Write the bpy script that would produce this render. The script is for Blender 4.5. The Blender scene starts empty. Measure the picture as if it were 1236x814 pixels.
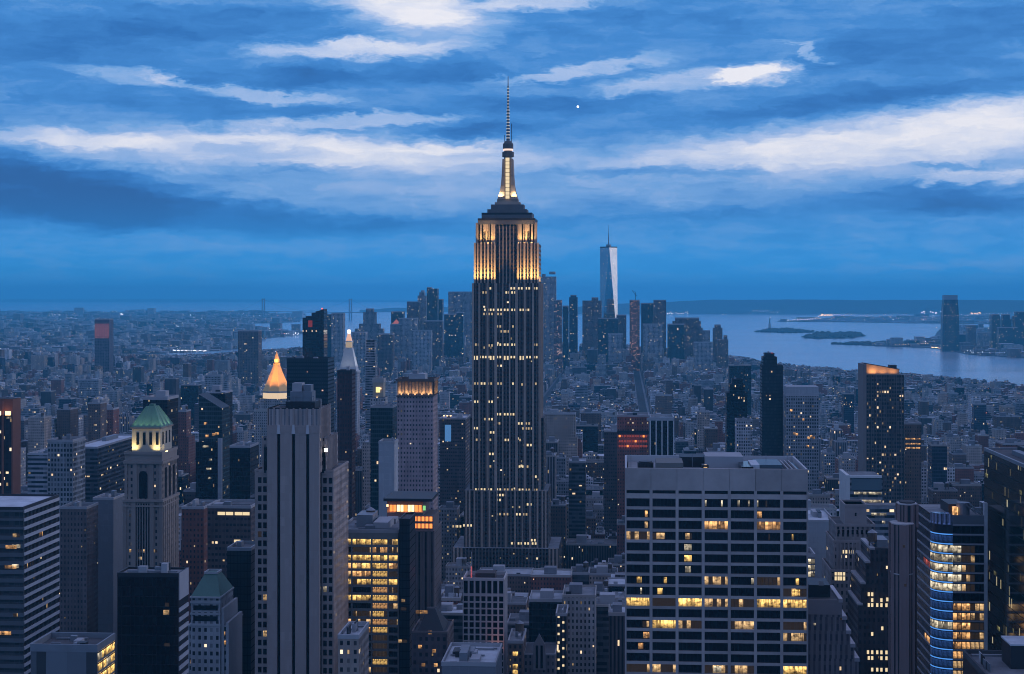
import bpy, math, random
import numpy as np
from mathutils import Vector
R = math.radians
rnd = random.Random(7)
scene = bpy.context.scene
COL = scene.collection

# ------------------------------------------------------------------ camera
F, CX, EY, CAMZ, YAW = 1950.0, 618.0, 355.0, 260.0, R(3.93)
cam_data = bpy.data.cameras.new('camera')
cam = bpy.data.objects.new('camera', cam_data)
COL.objects.link(cam)
cam.location = (0, 0, CAMZ)
cam.rotation_euler = (R(90), 0, YAW)
cam_data.sensor_width = 36
cam_data.lens = F / 1236 * 36
cam_data.shift_y = -(407 - EY) / 1236
cam_data.clip_start = 1
cam_data.clip_end = 250000
scene.camera = cam

# ------------------------------------------------------------------ render
scene.render.engine = 'CYCLES'
cy = scene.cycles
cy.use_denoising = True
cy.denoising_prefilter = 'ACCURATE'
cy.denoising_input_passes = 'RGB_ALBEDO_NORMAL'
cy.filter_width = 1.05
cy.max_bounces = 5
cy.diffuse_bounces = 2
cy.glossy_bounces = 3
cy.transmission_bounces = 2
cy.volume_bounces = 1
cy.sample_clamp_indirect = 4
cy.use_light_tree = True
vs = scene.view_settings
vs.view_transform = 'Standard'
vs.look = 'None'
vs.exposure = 0.14
vs.gamma = 1
vs.use_curve_mapping = False

SKY_GAIN = 1.0
HAZE_DENSITY = 4.8e-5

def lin(r, g, b):
    def f(c):
        c /= 255.0
        return c / 12.92 if c <= 0.04045 else ((c + 0.055) / 1.055) ** 2.4
    return (f(r), f(g), f(b), 1.0)

# ------------------------------------------------------------------ dusk sky
world = bpy.data.worlds.new('World')
scene.world = world
world.use_nodes = True
nt = world.node_tree
nt.nodes.clear()

class NB:
    """small node-building helper"""
    def __init__(s, tree):
        s.t = tree
    def n(s, kind, **kw):
        nd = s.t.nodes.new(kind)
        for k, v in kw.items():
            setattr(nd, k, v)
        return nd
    def put(s, sock, val):
        if hasattr(val, 'is_output'):
            s.t.links.new(val, sock)
        elif val is not None:
            sock.default_value = val
    def math(s, op, a, b=None, c=None, clamp=False):
        nd = s.n('ShaderNodeMath', operation=op, use_clamp=clamp)
        for i, v in enumerate((a, b, c)):
            if v is not None:
                s.put(nd.inputs[i], v)
        return nd.outputs[0]
    def vmath(s, op, a, b=None, out=0):
        nd = s.n('ShaderNodeVectorMath', operation=op)
        s.put(nd.inputs[0], a)
        if b is not None:
            s.put(nd.inputs[1], b)
        return nd.outputs[out]
    def xyz(s, x, y, z=0.0):
        nd = s.n('ShaderNodeCombineXYZ')
        for i, v in enumerate((x, y, z)):
            s.put(nd.inputs[i], v)
        return nd.outputs[0]
    def sep(s, v):
        nd = s.n('ShaderNodeSeparateXYZ')
        s.put(nd.inputs[0], v)
        return nd.outputs
    def mix(s, f, a, b):
        nd = s.n('ShaderNodeMix', data_type='RGBA')
        s.put(nd.inputs[0], f)
        s.put(nd.inputs[6], a)
        s.put(nd.inputs[7], b)
        return nd.outputs[2]
    def rng(s, v, a, b, c=0.0, d=1.0, kind='LINEAR'):
        nd = s.n('ShaderNodeMapRange', interpolation_type=kind)
        for i, x in enumerate((v, a, b, c, d)):
            s.put(nd.inputs[i], x)
        return nd.outputs[0]
    def noise(s, v, scale=1.0, detail=4.0, rough=0.55, dist=0.0):
        nd = s.n('ShaderNodeTexNoise')
        s.put(nd.inputs['Vector'], v)
        nd.inputs['Scale'].default_value = scale
        nd.inputs['Detail'].default_value = detail
        nd.inputs['Roughness'].default_value = rough
        nd.inputs['Distortion'].default_value = dist
        return nd.outputs[0]
    def white(s, v):
        nd = s.n('ShaderNodeTexWhiteNoise', noise_dimensions='3D')
        s.put(nd.inputs['Vector'], v)
        return nd.outputs[0]
    def ramp(s, v, stops):
        nd = s.n('ShaderNodeValToRGB')
        s.put(nd.inputs[0], v)
        e = nd.color_ramp.elements
        while len(e) < len(stops):
            e.new(0.5)
        for i, (p, c) in enumerate(stops):
            e[i].position = p
            e[i].color = c
        return nd.outputs[0]

b = NB(nt)
tc = b.n('ShaderNodeTexCoord')
dx, dy, dz = b.sep(tc.outputs['Generated'])
az = b.math('MULTIPLY', b.math('ARCTAN2', dx, dy), 57.29578)
el = b.math('MULTIPLY', b.math('ARCSINE', dz), 57.29578)
P = b.xyz(az, el, 0.0)
# streaky domain warp: small cloud edges drawn out along the horizon
wv = b.vmath('MULTIPLY', P, (0.55, 1.9, 1.0))
n1 = b.n('ShaderNodeTexNoise')
b.put(n1.inputs['Vector'], wv)
n1.inputs['Scale'].default_value = 0.8
n1.inputs['Detail'].default_value = 8.0
n1.inputs['Roughness'].default_value = 0.6
warp = b.vmath('MULTIPLY', b.vmath('SUBTRACT', n1.outputs['Color'], (0.5, 0.5, 0.5)), (2.6, 0.95, 0.0))
PW = b.vmath('ADD', P, warp)
n2 = b.n('ShaderNodeTexNoise')
b.put(n2.inputs['Vector'], b.vmath('MULTIPLY', PW, (1.7, 6.0, 1.0)))
n2.inputs['Scale'].default_value = 1.0
n2.inputs['Detail'].default_value = 8.0
n2.inputs['Roughness'].default_value = 0.65
PW = b.vmath('ADD', PW, b.vmath('MULTIPLY', b.vmath('SUBTRACT', n2.outputs['Color'], (0.5, 0.5, 0.5)), (1.9, 0.55, 0.0)))

def sky_xy(px, py):
    a = math.atan((px - CX) / F)
    return math.degrees(a) - math.degrees(YAW), math.degrees(math.atan((EY - py) / F * math.cos(a)))

def cloud(px, py, rx, ry, wgt, tilt=0.0, soft=0.25):
    cx, cy_ = sky_xy(px, py)
    if ry < 30 and wgt > .15:
        soft, rx, ry = max(soft, .45), rx * .84, ry * .72
    v = b.vmath('SUBTRACT', PW, (cx, cy_, 0.0))
    if tilt:
        nd = b.n('ShaderNodeVectorRotate', rotation_type='Z_AXIS')
        b.put(nd.inputs['Vector'], v)
        nd.inputs['Angle'].default_value = R(-tilt)
        v = nd.outputs[0]
    k = 180 / math.pi / F
    v = b.vmath('MULTIPLY', v, (1 / (rx * k), 1 / (ry * k), 0.0))
    ln = b.vmath('LENGTH', v, out=1)
    m = b.rng(ln, 1.15, soft, 0.0, wgt, 'SMOOTHSTEP')
    return m

base = b.rng(el, 0.0, 6.0, 0.42, 0.42)
total = base
CLOUDS = [
    # bright gaps
    (1090, 170, 430, 52, .36, 5, .2), (1210, 165, 300, 80, .16, 3, .0), (880, 184, 240, 30, .20, 3, .1), (1180, 140, 200, 30, .12, 4, .0),
    (330, 182, 390, 32, .36, -1, .35), (90, 168, 170, 18, .20, -3, .3), (400, 172, 260, 14, .14, -2, .3), (560, 206, 230, 44, .20, 0, .0),
    (500, 12, 120, 36, .55, -6, .3), (660, 0, 110, 18, .38, 3, .2), (440, 60, 190, 18, .44, 2, .1),
    (330, 116, 130, 11, .26, -4, .1), (150, 90, 100, 15, .22, -6, .1), (215, 99, 60, 9, .18, -12, .1),
    (430, 146, 190, 12, .32, 3, .1), (700, 84, 140, 12, .28, 7, .1), (840, 97, 170, 20, .30, 5, .1),
    (918, 90, 70, 22, .44, 3, .3), (972, 61, 40, 10, .24, -28, .1), (1165, 320, 210, 9, .10, 2, .0),
    (430, 238, 300, 30, .14, -3, .0), (760, 240, 320, 24, .10, 0, .0), (150, 285, 220, 14, .12, -2, .0), (620, 292, 300, 16, .08, 1, .0),
    (1190, 212, 130, 16, .24, 2, .1), (250, 300, 300, 10, .07, 0, .0),
    # dark banks
    (30, 232, 220, 54, -.34, -10, .2), (260, 262, 330, 24, -.24, -3, .2), (120, 222, 150, 22, -.14, -8, .2), (130, 44, 360, 46, -.18, 6, .0),
    (420, 92, 320, 18, -.20, 3, .1), (580, 160, 120, 14, -.26, 4, .1), (640, 128, 210, 20, -.18, 2, .0),
    (1060, 122, 340, 24, -.22, 6, .1), (1130, 50, 280, 48, -.14, 8, .0), (1170, 243, 170, 20, -.30, -4, .1),
    (800, 208, 190, 8, -.20, 0, .1), (375, 205, 90, 8, -.16, 1, .1), (780, 30, 220, 30, -.10, 0, .0),
    (1170, 203, 100, 6, -.20, 0, .1), (900, 256, 320, 18, -.10, 0, .0), (560, 270, 190, 18, -.06, 0, .0),
    (240, 130, 260, 16, -.12, -3, .0), (700, 318, 500, 14, -.05, 0, .0),
]
for c in CLOUDS:
    total = b.math('ADD', total, cloud(*c))
fine = b.noise(b.vmath('MULTIPLY', PW, (0.42, 1.7, 1.0)), 1.0, 9.0, 0.62)
total = b.math('ADD', total, b.math('MULTIPLY', b.math('SUBTRACT', fine, 0.5), 0.50))
streak = b.noise(b.vmath('MULTIPLY', P, (0.16, 2.6, 1.0)), 1.0, 3.0, 0.5, 0.4)
total = b.math('ADD', total, b.math('MULTIPLY', b.math('SUBTRACT', streak, 0.5), 0.14))
# the overcast west keeps an afterglow; the rest of the dome is plain dusk overcast
west = b.rng(b.vmath('DISTANCE', P, (75.0, 14.0, 0.0), out=1), 60.0, 10.0, 0.0, 0.5, 'SMOOTHSTEP')
total = b.math('ADD', total, west)
glow = b.math('MULTIPLY', west, 1.6)
# overhead, out of the picture, the cloud deck is an even pale grey
over = b.rng(el, 12.0, 28.0, 0.0, 1.0, 'SMOOTHSTEP')
cloudcol = b.ramp(total, [
    (0.05, lin(42, 92, 154)), (0.22, lin(48, 110, 180)), (0.38, lin(66, 132, 202)),
    (0.55, lin(112, 160, 216)), (0.76, lin(166, 188, 226)), (1.0, lin(232, 231, 238))])
# clearer, greener blue close to the horizon
low = b.rng(el, 0.2, 3.8, 0.9, 0.0, 'SMOOTHSTEP')
lowcol = b.ramp(total, [(0.1, lin(34, 130, 206)), (0.4, lin(52, 156, 228)), (0.8, lin(130, 165, 215))])
skycol = b.mix(low, cloudcol, lowcol)
skycol = b.mix(over, skycol, lin(138, 152, 206))
sky = b.n('ShaderNodeTexSky', sky_type='NISHITA')
sky.sun_disc = False
SUN_EL, SUN_AZ = 4.0, 72.0
sky.sun_elevation = R(SUN_EL)
sky.sun_rotation = R(SUN_AZ)
bg1 = b.n('ShaderNodeBackground')
b.put(bg1.inputs[0], skycol)
bg1.inputs[1].default_value = SKY_GAIN
bg2 = b.n('ShaderNodeBackground')
b.put(bg2.inputs[0], b.mix(1.0, sky.outputs[0], sky.outputs[0]))
bg2.inputs[1].default_value = 0.004
bg1.inputs[1].default_value = SKY_GAIN
b.put(bg1.inputs[1], b.math('ADD', glow, SKY_GAIN))
add = b.n('ShaderNodeAddShader')
nt.links.new(bg1.outputs[0], add.inputs[0])
nt.links.new(bg2.outputs[0], add.inputs[1])
wout = b.n('ShaderNodeOutputWorld')
nt.links.new(add.outputs[0], wout.inputs[0])

# last daylight from the west, through cloud
sun_d = bpy.data.lights.new('sun', 'SUN')
sun_d.energy = 0.16
sun_d.angle = R(35)
sun_d.color = (1.0, 0.86, 0.88)
sun = bpy.data.objects.new('sun', sun_d)
COL.objects.link(sun)
sun.rotation_euler = (R(90 - 14), 0, R(180 - SUN_AZ))

# ------------------------------------------------------------------ placing
CY, SY = math.cos(YAW), math.sin(YAW)
def W(px, d):
    """ground point under photo column px at depth d"""
    xc = (px - CX) / F * d
    return xc * CY - d * SY, xc * SY + d * CY
def HZ(py, d):
    return CAMZ - (py - EY) * d / F
def DG(py):
    return F * CAMZ / max(py - EY, 0.5)
def PX(x, y, z):
    xc = x * CY + y * SY
    d = -x * SY + y * CY
    return CX + F * xc / d, EY - F * (z - CAMZ) / d, d

# ------------------------------------------------------------------ materials
def principled(name, col, rough=0.85, metal=0.0, spec=0.4, noise=0.0, nscale=0.2):
    m = bpy.data.materials.new(name)
    m.use_nodes = True
    t = m.node_tree
    p = t.nodes['Principled BSDF']
    p.inputs['Base Color'].default_value = (*col[:3], 1)
    p.inputs['Roughness'].default_value = rough
    p.inputs['Metallic'].default_value = metal
    p.inputs['Specular IOR Level'].default_value = spec
    if noise:
        q = NB(t)
        tc_ = q.n('ShaderNodeTexCoord')
        nn = q.noise(tc_.outputs['Object'], nscale, 5.0, 0.6)
        oi = q.n('ShaderNodeObjectInfo')
        f = q.math('MULTIPLY_ADD', q.math('SUBTRACT', nn, 0.5), noise * 2, 1.0)
        f = q.math('MULTIPLY', f, q.rng(oi.outputs['Random'], 0, 1, 1 - noise * .5, 1 + noise * .5))
        v = q.vmath('SCALE', (*col[:3],))
        q.put(v.node.inputs[3], f)
        t.links.new(v, p.inputs['Base Color'])
    return m

def emitter(name, col, strength, pattern=None):
    """something that gives off light; pattern='room' breaks a lit window into a furnished room"""
    m = bpy.data.materials.new(name)
    m.use_nodes = True
    m.cycles.emission_sampling = 'NONE'
    t = m.node_tree
    p = t.nodes['Principled BSDF']
    p.inputs['Base Color'].default_value = (.02, .02, .02, 1)
    p.inputs['Roughness'].default_value = 0.2
    p.inputs['Emission Color'].default_value = (*col[:3], 1)
    p.inputs['Emission Strength'].default_value = strength
    if pattern:
        q = NB(t)
        uv = q.n('ShaderNodeUVMap')
        u, v, _ = q.sep(uv.outputs[0])
        oi = q.n('ShaderNodeObjectInfo')
        rr = q.math('MULTIPLY', oi.outputs['Random'], 91.0)
        colr = q.white(q.xyz(q.math('FLOOR', q.math('DIVIDE', u, 1.6)), q.math('FLOOR', q.math('DIVIDE', v, 4.0)), rr))
        blob = q.noise(q.xyz(q.math('ADD', u, q.math('MULTIPLY', rr, 3.0)), q.math('MULTIPLY', v, 1.3), rr), 0.55, 2.0, 0.55)
        s = q.math('MULTIPLY', q.rng(colr, 0, 1, 0.15, 1.25), q.rng(blob, 0.32, 0.68, 0.12, 1.5))
        ceil = q.math('GREATER_THAN', q.noise(q.xyz(q.math('MULTIPLY', u, 1.1), 0.0, rr), 1.0, 1.0), .52)
        up = q.math('MULTIPLY', q.rng(v, 1.6, 2.3, 0, .8), ceil)
        s = q.math('MULTIPLY', q.math('ADD', s, up), q.rng(v, .2, 1.5, .35, 1.0))
        if pattern == 'specks':
            s = q.math('MULTIPLY_ADD', q.math('MULTIPLY', q.math('GREATER_THAN', colr, .62), s), 1.5, .05)
        t.links.new(q.math('MULTIPLY', s, strength), p.inputs['Emission Strength'])
    return m

def make_facade_group():
    g = bpy.data.node_groups.new('facade', 'ShaderNodeTree')
    I = g.interface
    def inp(n, kind, dv):
        s = I.new_socket(n, in_out='INPUT', socket_type=kind)
        s.default_value = dv
    inp('Wall', 'NodeSocketColor', (.3, .3, .3, 1))
    inp('Spandrel', 'NodeSocketColor', (.3, .3, .3, 1))
    inp('Glass', 'NodeSocketColor', (.01, .012, .02, 1))
    inp('Lit', 'NodeSocketColor', (1, .62, .25, 1))
    for nme, dv in (('SX', 3), ('SZ', 3.6), ('FX', .5), ('FZ', .5), ('LitProb', .04), ('Strength', 1.0), ('RowBias', .5), ('Rough', .25), ('Metal', 0.0)):
        inp(nme, 'NodeSocketFloat', dv)
    I.new_socket('BSDF', in_out='OUTPUT', socket_type='NodeSocketShader')
    q = NB(g)
    gi = q.n('NodeGroupInput')
    G = gi.outputs
    uv = q.n('ShaderNodeUVMap')
    u, v, _ = q.sep(uv.outputs[0])
    oi = q.n('ShaderNodeObjectInfo')
    rr = q.math('MULTIPLY', oi.outputs['Random'], 57.0)
    uu = q.math('DIVIDE', u, G['SX'])
    vv = q.math('DIVIDE', v, G['SZ'])
    cu, cv = q.math('FLOOR', uu), q.math('FLOOR', vv)
    fu = q.math('ABSOLUTE', q.math('SUBTRACT', q.math('FRACT', uu), 0.5))
    fv = q.math('ABSOLUTE', q.math('SUBTRACT', q.math('FRACT', vv), 0.5))
    mx = q.math('LESS_THAN', fu, q.math('MULTIPLY', G['FX'], 0.5))
    mz = q.math('LESS_THAN', fv, q.math('MULTIPLY', G['FZ'], 0.5))
    mask = q.math('MULTIPLY', mx, mz)
    r1 = q.white(q.xyz(cu, cv, rr))
    r2 = q.white(q.xyz(cv, cu, q.math('ADD', rr, 13.7)))
    row = q.white(q.xyz(q.math('FLOOR', q.math('DIVIDE', cu, 6.0)), cv, q.math('ADD', rr, 3.3)))
    rowf = q.rng(row, 0.86, 0.90, 0.45, 5.0)
    rowf = q.math('ADD', q.math('MULTIPLY', rowf, G['RowBias']), q.math('SUBTRACT', 1.0, G['RowBias']))
    lx = q.math('LESS_THAN', fu, q.math('MULTIPLY', G['FX'], q.rng(r2, 0, 1, .22, .48)))
    lz = q.math('LESS_THAN', fv, q.math('MULTIPLY', G['FZ'], q.rng(r1, 0, .05, .26, .46)))
    lit = q.math('MULTIPLY', q.math('LESS_THAN', r1, q.math('MULTIPLY', G['LitProb'], rowf)), q.math('MULTIPLY', lx, lz))
    # wall weathering
    geo = q.n('ShaderNodeTexCoord')
    nz = q.noise(q.vmath('MULTIPLY', geo.outputs['Object'], (1, 1, .35)), 0.09, 5.0, 0.62)
    strk = q.noise(q.vmath('MULTIPLY', geo.outputs['Object'], (1, 1, .05)), 0.45, 3.0, 0.6)
    wsc = q.math('MULTIPLY', q.rng(nz, 0.3, 0.7, 0.66, 1.34), q.rng(oi.outputs['Random'], 0, 1, .8, 1.2))
    wsc = q.math('MULTIPLY', wsc, q.rng(strk, .3, .7, .82, 1.18))
    wall = q.vmath('SCALE', G['Wall'])
    q.put(wall.node.inputs[3], wsc)
    spn = q.vmath('SCALE', G['Spandrel'])
    q.put(spn.node.inputs[3], wsc)
    blind = q.math('MULTIPLY', q.math('GREATER_THAN', r2, 0.62), q.rng(r2, .62, 1, .10, .6))
    glass = q.mix(blind, G['Glass'], spn)
    colr = q.mix(mx, wall, q.mix(mz, spn, glass))
    p = q.n('ShaderNodeBsdfPrincipled')
    q.put(p.inputs['Base Color'], colr)
    q.put(p.inputs['Roughness'], q.math('MULTIPLY', q.rng(mask, 0, 1, .85, G['Rough']), q.math('SUBTRACT', 1.0, q.math('MULTIPLY', G['Metal'], .75))))
    q.put(p.inputs['Metallic'], G['Metal'])
    q.put(p.inputs['Specular IOR Level'], q.rng(mask, 0, 1, .25, .5))
    q.put(p.inputs['Emission Color'], q.mix(q.rng(r2, 0, 1, 0, .45), G['Lit'], (1, .9, .75, 1)))
    q.put(p.inputs['Emission Strength'], q.math('MULTIPLY', q.math('MULTIPLY', lit, G['Strength']), q.math('MULTIPLY_ADD', q.math('POWER', r2, 2.0), 1.25, .18)))
    go = q.n('NodeGroupOutput')
    g.links.new(p.outputs[0], go.inputs[0])
    return g
FACADE = make_facade_group()
BAY = {}
def facade(name, wall, sx=3.0, sz=3.6, fx=.5, fz=.5, lit=.03, strength=1.0, litcol=(1, .62, .25), glass=(.008, .010, .016), spandrel=None, row=.6, rough=.3, metal=0.0):
    m = bpy.data.materials.new(name)
    m.use_nodes = True
    m.cycles.emission_sampling = 'NONE'
    t = m.node_tree
    t.nodes.clear()
    g = t.nodes.new('ShaderNodeGroup')
    g.node_tree = FACADE
    o = t.nodes.new('ShaderNodeOutputMaterial')
    t.links.new(g.outputs[0], o.inputs[0])
    for k, v in (('Wall', wall), ('Spandrel', spandrel or wall), ('Glass', glass), ('Lit', litcol)):
        g.inputs[k].default_value = (*v[:3], 1)
    for k, v in (('SX', sx), ('SZ', sz), ('FX', fx), ('FZ', fz), ('LitProb', lit), ('Strength', strength), ('RowBias', row), ('Rough', rough), ('Metal', metal)):
        g.inputs[k].default_value = v
    BAY[name] = (sx, sz)
    return m

# ------------------------------------------------------------------ mesh builder
class MB:
    def __init__(s, bay=0.0, su=0.0):
        s.v, s.f, s.uv, s.mi, s.bay, s.su = [], [], [], [], bay, su
    def face(s, pts, uvs=None, mi=0):
        i = len(s.v)
        s.v += [tuple(p) for p in pts]
        s.f.append(tuple(range(i, i + len(pts))))
        s.uv += uvs if uvs else [(p[0], p[1]) for p in pts]
        s.mi.append(mi)
    def wallq(s, a, c, z0, z1, mi=0, a1=None, c1=None):
        """vertical (or leaning) quad from a to c, uv in metres with a whole number of bays"""
        w = math.hypot(c[0] - a[0], c[1] - a[1])
        n = max(1, round(w / s.bay)) * s.bay if s.bay else w
        a1, c1 = a1 or a, c1 or c
        s.face([(a[0], a[1], z0), (c[0], c[1], z0), (c1[0], c1[1], z1), (a1[0], a1[1], z1)],
               [(s.su, z0), (s.su + n, z0), (s.su + n, z1), (s.su, z1)], mi)
    def prism(s, poly, z0, z1, mi=0, top=None, bottom=False, poly1=None):
        """poly counter-clockwise seen from above; walls + lid (top: material index, -1 none)"""
        q = poly1 or poly
        n = len(poly)
        for i in range(n):
            j = (i + 1) % n
            s.wallq(poly[i], poly[j], z0, z1, mi, q[i], q[j])
        if top != -1:
            s.face([(p[0], p[1], z1) for p in q], None, mi if top is None else top)
        if bottom:
            s.face([(p[0], p[1], z0) for p in reversed(poly)], None, mi)
        return s
    def box(s, x0, x1, y0, y1, z0, z1, mi=0, top=None, bottom=True):
        return s.prism([(x0, y0), (x1, y0), (x1, y1), (x0, y1)], z0, z1, mi, top, bottom)
    def cyl(s, cx, cy_, r, z0, z1, n=10, r1=None, mi=0, top=None, bottom=False, ph=0.0):
        A = [(cx + r * math.cos(2 * math.pi * i / n + ph), cy_ + r * math.sin(2 * math.pi * i / n + ph)) for i in range(n)]
        r1 = r if r1 is None else r1
        B = [(cx + r1 * math.cos(2 * math.pi * i / n + ph), cy_ + r1 * math.sin(2 * math.pi * i / n + ph)) for i in range(n)]
        return s.prism(A, z0, z1, mi, top, bottom, B)
    def ring(s, x0, x1, y0, y1, z0, z1, t, mi=0):
        """open rectangular parapet of thickness t"""
        s.box(x0, x1, y0, y0 + t, z0, z1, mi)
        s.box(x0, x1, y1 - t, y1, z0, z1, mi)
        s.box(x0, x0 + t, y0 + t, y1 - t, z0, z1, mi)
        s.box(x1 - t, x1, y0 + t, y1 - t, z0, z1, mi)
        return s
    def bar(s, p, q, r, n=4, mi=0):
        p, q = Vector(p), Vector(q)
        d = (q - p).normalized()
        a = d.orthogonal().normalized()
        c = d.cross(a)
        P_ = [p + a * r * math.cos(2 * math.pi * i / n) + c * r * math.sin(2 * math.pi * i / n) for i in range(n)]
        for i in range(n):
            j = (i + 1) % n
            s.face([P_[i], P_[j], P_[j] + (q - p), P_[i] + (q - p)], None, mi)
        s.face([x + (q - p) for x in P_], None, mi)
        s.face(list(reversed(P_)), None, mi)
        return s
    def build(s, name, mats, parent=None, loc=None):
        me = bpy.data.meshes.new(name)
        me.from_pydata(s.v, [], s.f)
        uvl = me.uv_layers.new(name='UVMap')
        uvl.data.foreach_set('uv', np.array(s.uv, dtype=np.float32).ravel())
        if not isinstance(mats, (list, tuple)):
            mats = [mats]
        for m in mats:
            me.materials.append(m)
        if len(mats) > 1:
            me.polygons.foreach_set('material_index', np.array(s.mi, dtype=np.int32))
        me.update()
        o = bpy.data.objects.new(name, me)
        COL.objects.link(o)
        if parent:
            o.parent = parent
        if loc:
            o.location = loc
        return o

def thing(name, label, cat, loc, group=None):
    o = bpy.data.objects.new(name, None)
    COL.objects.link(o)
    o.location = loc
    o.empty_display_size = 5
    o['label'] = label
    o['category'] = cat
    if group:
        o['group'] = group
    return o
def tag(o, label=None, cat=None, group=None, kind=None):
    for k, v in (('label', label), ('category', cat), ('group', group), ('kind', kind)):
        if v:
            o[k] = v
    return o
def share(name, me, mat_parent, loc, rz=0.0, scale=None):
    """another object using an existing mesh"""
    o = bpy.data.objects.new(name, me)
    COL.objects.link(o)
    o.parent = mat_parent
    o.location = loc
    o.rotation_euler.z = rz
    if scale:
        o.scale = scale
    return o

FOOT = []      # footprints already built on: x0,x1,y0,y1
GUARD = []     # photo rectangles that must stay in view: x0,x1,y0,y1,depth
HEROES = []    # (short phrase, px, py, depth) used to word the labels of ordinary buildings
ZRECT = []     # (x0,x1,y0,y1,d) screen boxes used to find out which ordinary buildings can be seen
def site(px0, px1, d, depth, ytop, phrase=None, yvis=None):
    """front face spans px0..px1 at depth d; returns (x, y_front, width) and notes the footprint"""
    xa, ya = W(px0, d)
    xb, yb = W(px1, d)
    x, y, w = (xa + xb) / 2, (ya + yb) / 2, (px1 - px0) * d / F / CY
    FOOT.append((x - w / 2 - 4, x + w / 2 + 4, y - 4, y + depth + 4))
    yv = yvis if yvis else min(820, EY + F * CAMZ / d)
    GUARD.append((px0, px1, ytop, yv, d))
    ZRECT.append((px0, px1, ytop, EY + F * CAMZ / d, d))
    if phrase:
        HEROES.append((phrase, (px0 + px1) / 2, ytop, d))
    return x, y, w

# ------------------------------------------------------------------ ground, water, far land
M = {}
M['land'] = principled('land', (.06, .065, .07), .95, noise=.35, nscale=.02)
M['hill'] = principled('hill', (.035, .045, .040), .95, noise=.4, nscale=.002)
def water_mat():
    m = bpy.data.materials.new('water')
    m.use_nodes = True
    t = m.node_tree
    p = t.nodes['Principled BSDF']
    p.inputs['Base Color'].default_value = (.50, .58, .66, 1)
    p.inputs['Roughness'].default_value = 0.22
    p.inputs['IOR'].default_value = 1.33
    p.inputs['Metallic'].default_value = 0.5
    q = NB(t)
    g = q.n('ShaderNodeNewGeometry')
    n_ = q.noise(q.vmath('MULTIPLY', g.outputs['Position'], (.012, .03, 1)), 1.0, 6.0, 0.65)
    slick = q.noise(q.vmath('MULTIPLY', g.outputs['Position'], (.0006, .0022, 1)), 1.0, 4.0, 0.55)
    bp = q.n('ShaderNodeBump')
    bp.inputs['Strength'].default_value = 1.0
    bp.inputs['Distance'].default_value = 2.6
    q.put(bp.inputs['Height'], n_)
    t.links.new(bp.outputs[0], p.inputs['Normal'])
    q.put(p.inputs['Roughness'], q.rng(slick, .35, .65, .12, .20))
    return m
M['water'] = water_mat()
sea = MB()
NS = 96
sea.face([(95000 * math.cos(2 * math.pi * i / NS), 95000 * math.sin(2 * math.pi * i / NS), 0) for i in range(NS)])
tag(sea.build('sea', M['water']), kind='structure')

def land(name, outline, mat, h=3.0):
    pts = []
    for (px, py) in outline:
        pts.append(W(px, DG(py)))
    a = sum(pts[i][0] * pts[(i + 1) % len(pts)][1] - pts[(i + 1) % len(pts)][0] * pts[i][1] for i in range(len(pts)))
    if a < 0:
        pts.reverse()
    return tag(MB().prism(pts, -0.5, h).build(name, mat), kind='structure'), pts
def landw(name, pts, mat, h=3.0):
    return tag(MB().prism(pts, -0.5, h).build(name, mat), kind='structure')
# Manhattan: the sheet of ground under the whole near city
shore = [(1700, 560), (1236, 474), (1100, 455), (950, 442.5), (885, 433), (860, 426), (700, 430), (480, 428), (380, 427), (290, 429), (-600, 452)]
mpts = [W(*(a, DG(c))) for a, c in shore]
mpts += [(-6000, -1500), (6000, -1500)]
landw('ground', list(reversed(mpts)) if sum(mpts[i][0] * mpts[(i + 1) % len(mpts)][1] - mpts[(i + 1) % len(mpts)][0] * mpts[i][1] for i in range(len(mpts))) < 0 else mpts, M['land'])
BROOKLYN = [(-700, 377), (300, 377), (366, 381), (362, 389), (300, 391), (292, 398), (350, 400), (366, 403), (330, 408), (298, 411), (294, 421), (200, 427), (-700, 447)]
land('brooklyn_land', BROOKLYN, M['land'])
JERSEY = [(1132, 400), (1126, 410), (1118, 413), (1078, 416), (1040, 417.4), (1078, 418.6), (1120, 420), (1150, 424), (1166, 428), (1236, 432.5), (1600, 447), (1600, 395), (1168, 397)]
land('jersey_land', JERSEY, M['land'])
BAYONNE = [(938, 388.6), (975, 386), (1000, 384), (1236, 381), (1600, 380), (1600, 394), (1100, 390.6), (1050, 389.6)]
land('port_land', BAYONNE, M['land'])

def ridge(name, crest, d, mat, thick=5000, seed=1):
    """a hill range standing at depth d whose crest follows photo points"""
    r_ = random.Random(seed)
    xs = np.linspace(crest[0][0], crest[-1][0], 160)
    ys = np.interp(xs, [c[0] for c in crest], [c[1] for c in crest])
    mb = MB()
    prof = [(-.16, -.02), (-.10, .3), (-.04, .7), (0, 1.0), (.3, .8), (1.0, -.02)]
    rows = []
    nz = 0.0
    for x, y in zip(xs, ys):
        nz = .8 * nz + r_.uniform(-1, 1) * .35
        h = max(HZ(y + nz * .5, d), 4)
        rows.append([(*W(x, d + thick * a), h * c) for a, c in prof])
    for i in range(len(rows) - 1):
        for j in range(len(prof) - 1):
            mb.face([rows[i][j], rows[i + 1][j], rows[i + 1][j + 1], rows[i][j + 1]])
    return tag(mb.build(name, mat), kind='structure')
ridge('staten_island_hills', [(640, 381), (690, 371), (740, 367), (800, 364.5), (860, 362), (950, 361.6), (1050, 362.5), (1150, 362), (1400, 364)], 21500, M['hill'], 6000, 3)
ridge('narrows_hills', [(434, 378), (445, 374.5), (470, 372), (520, 371), (640, 370), (700, 376)], 23500, M['hill'], 3000, 5)
ridge('horizon_hills', [(-400, 361.5), (200, 361.5), (420, 362), (560, 362.5), (640, 363.5)], 52000, M['hill'], 9000, 8)

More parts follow.
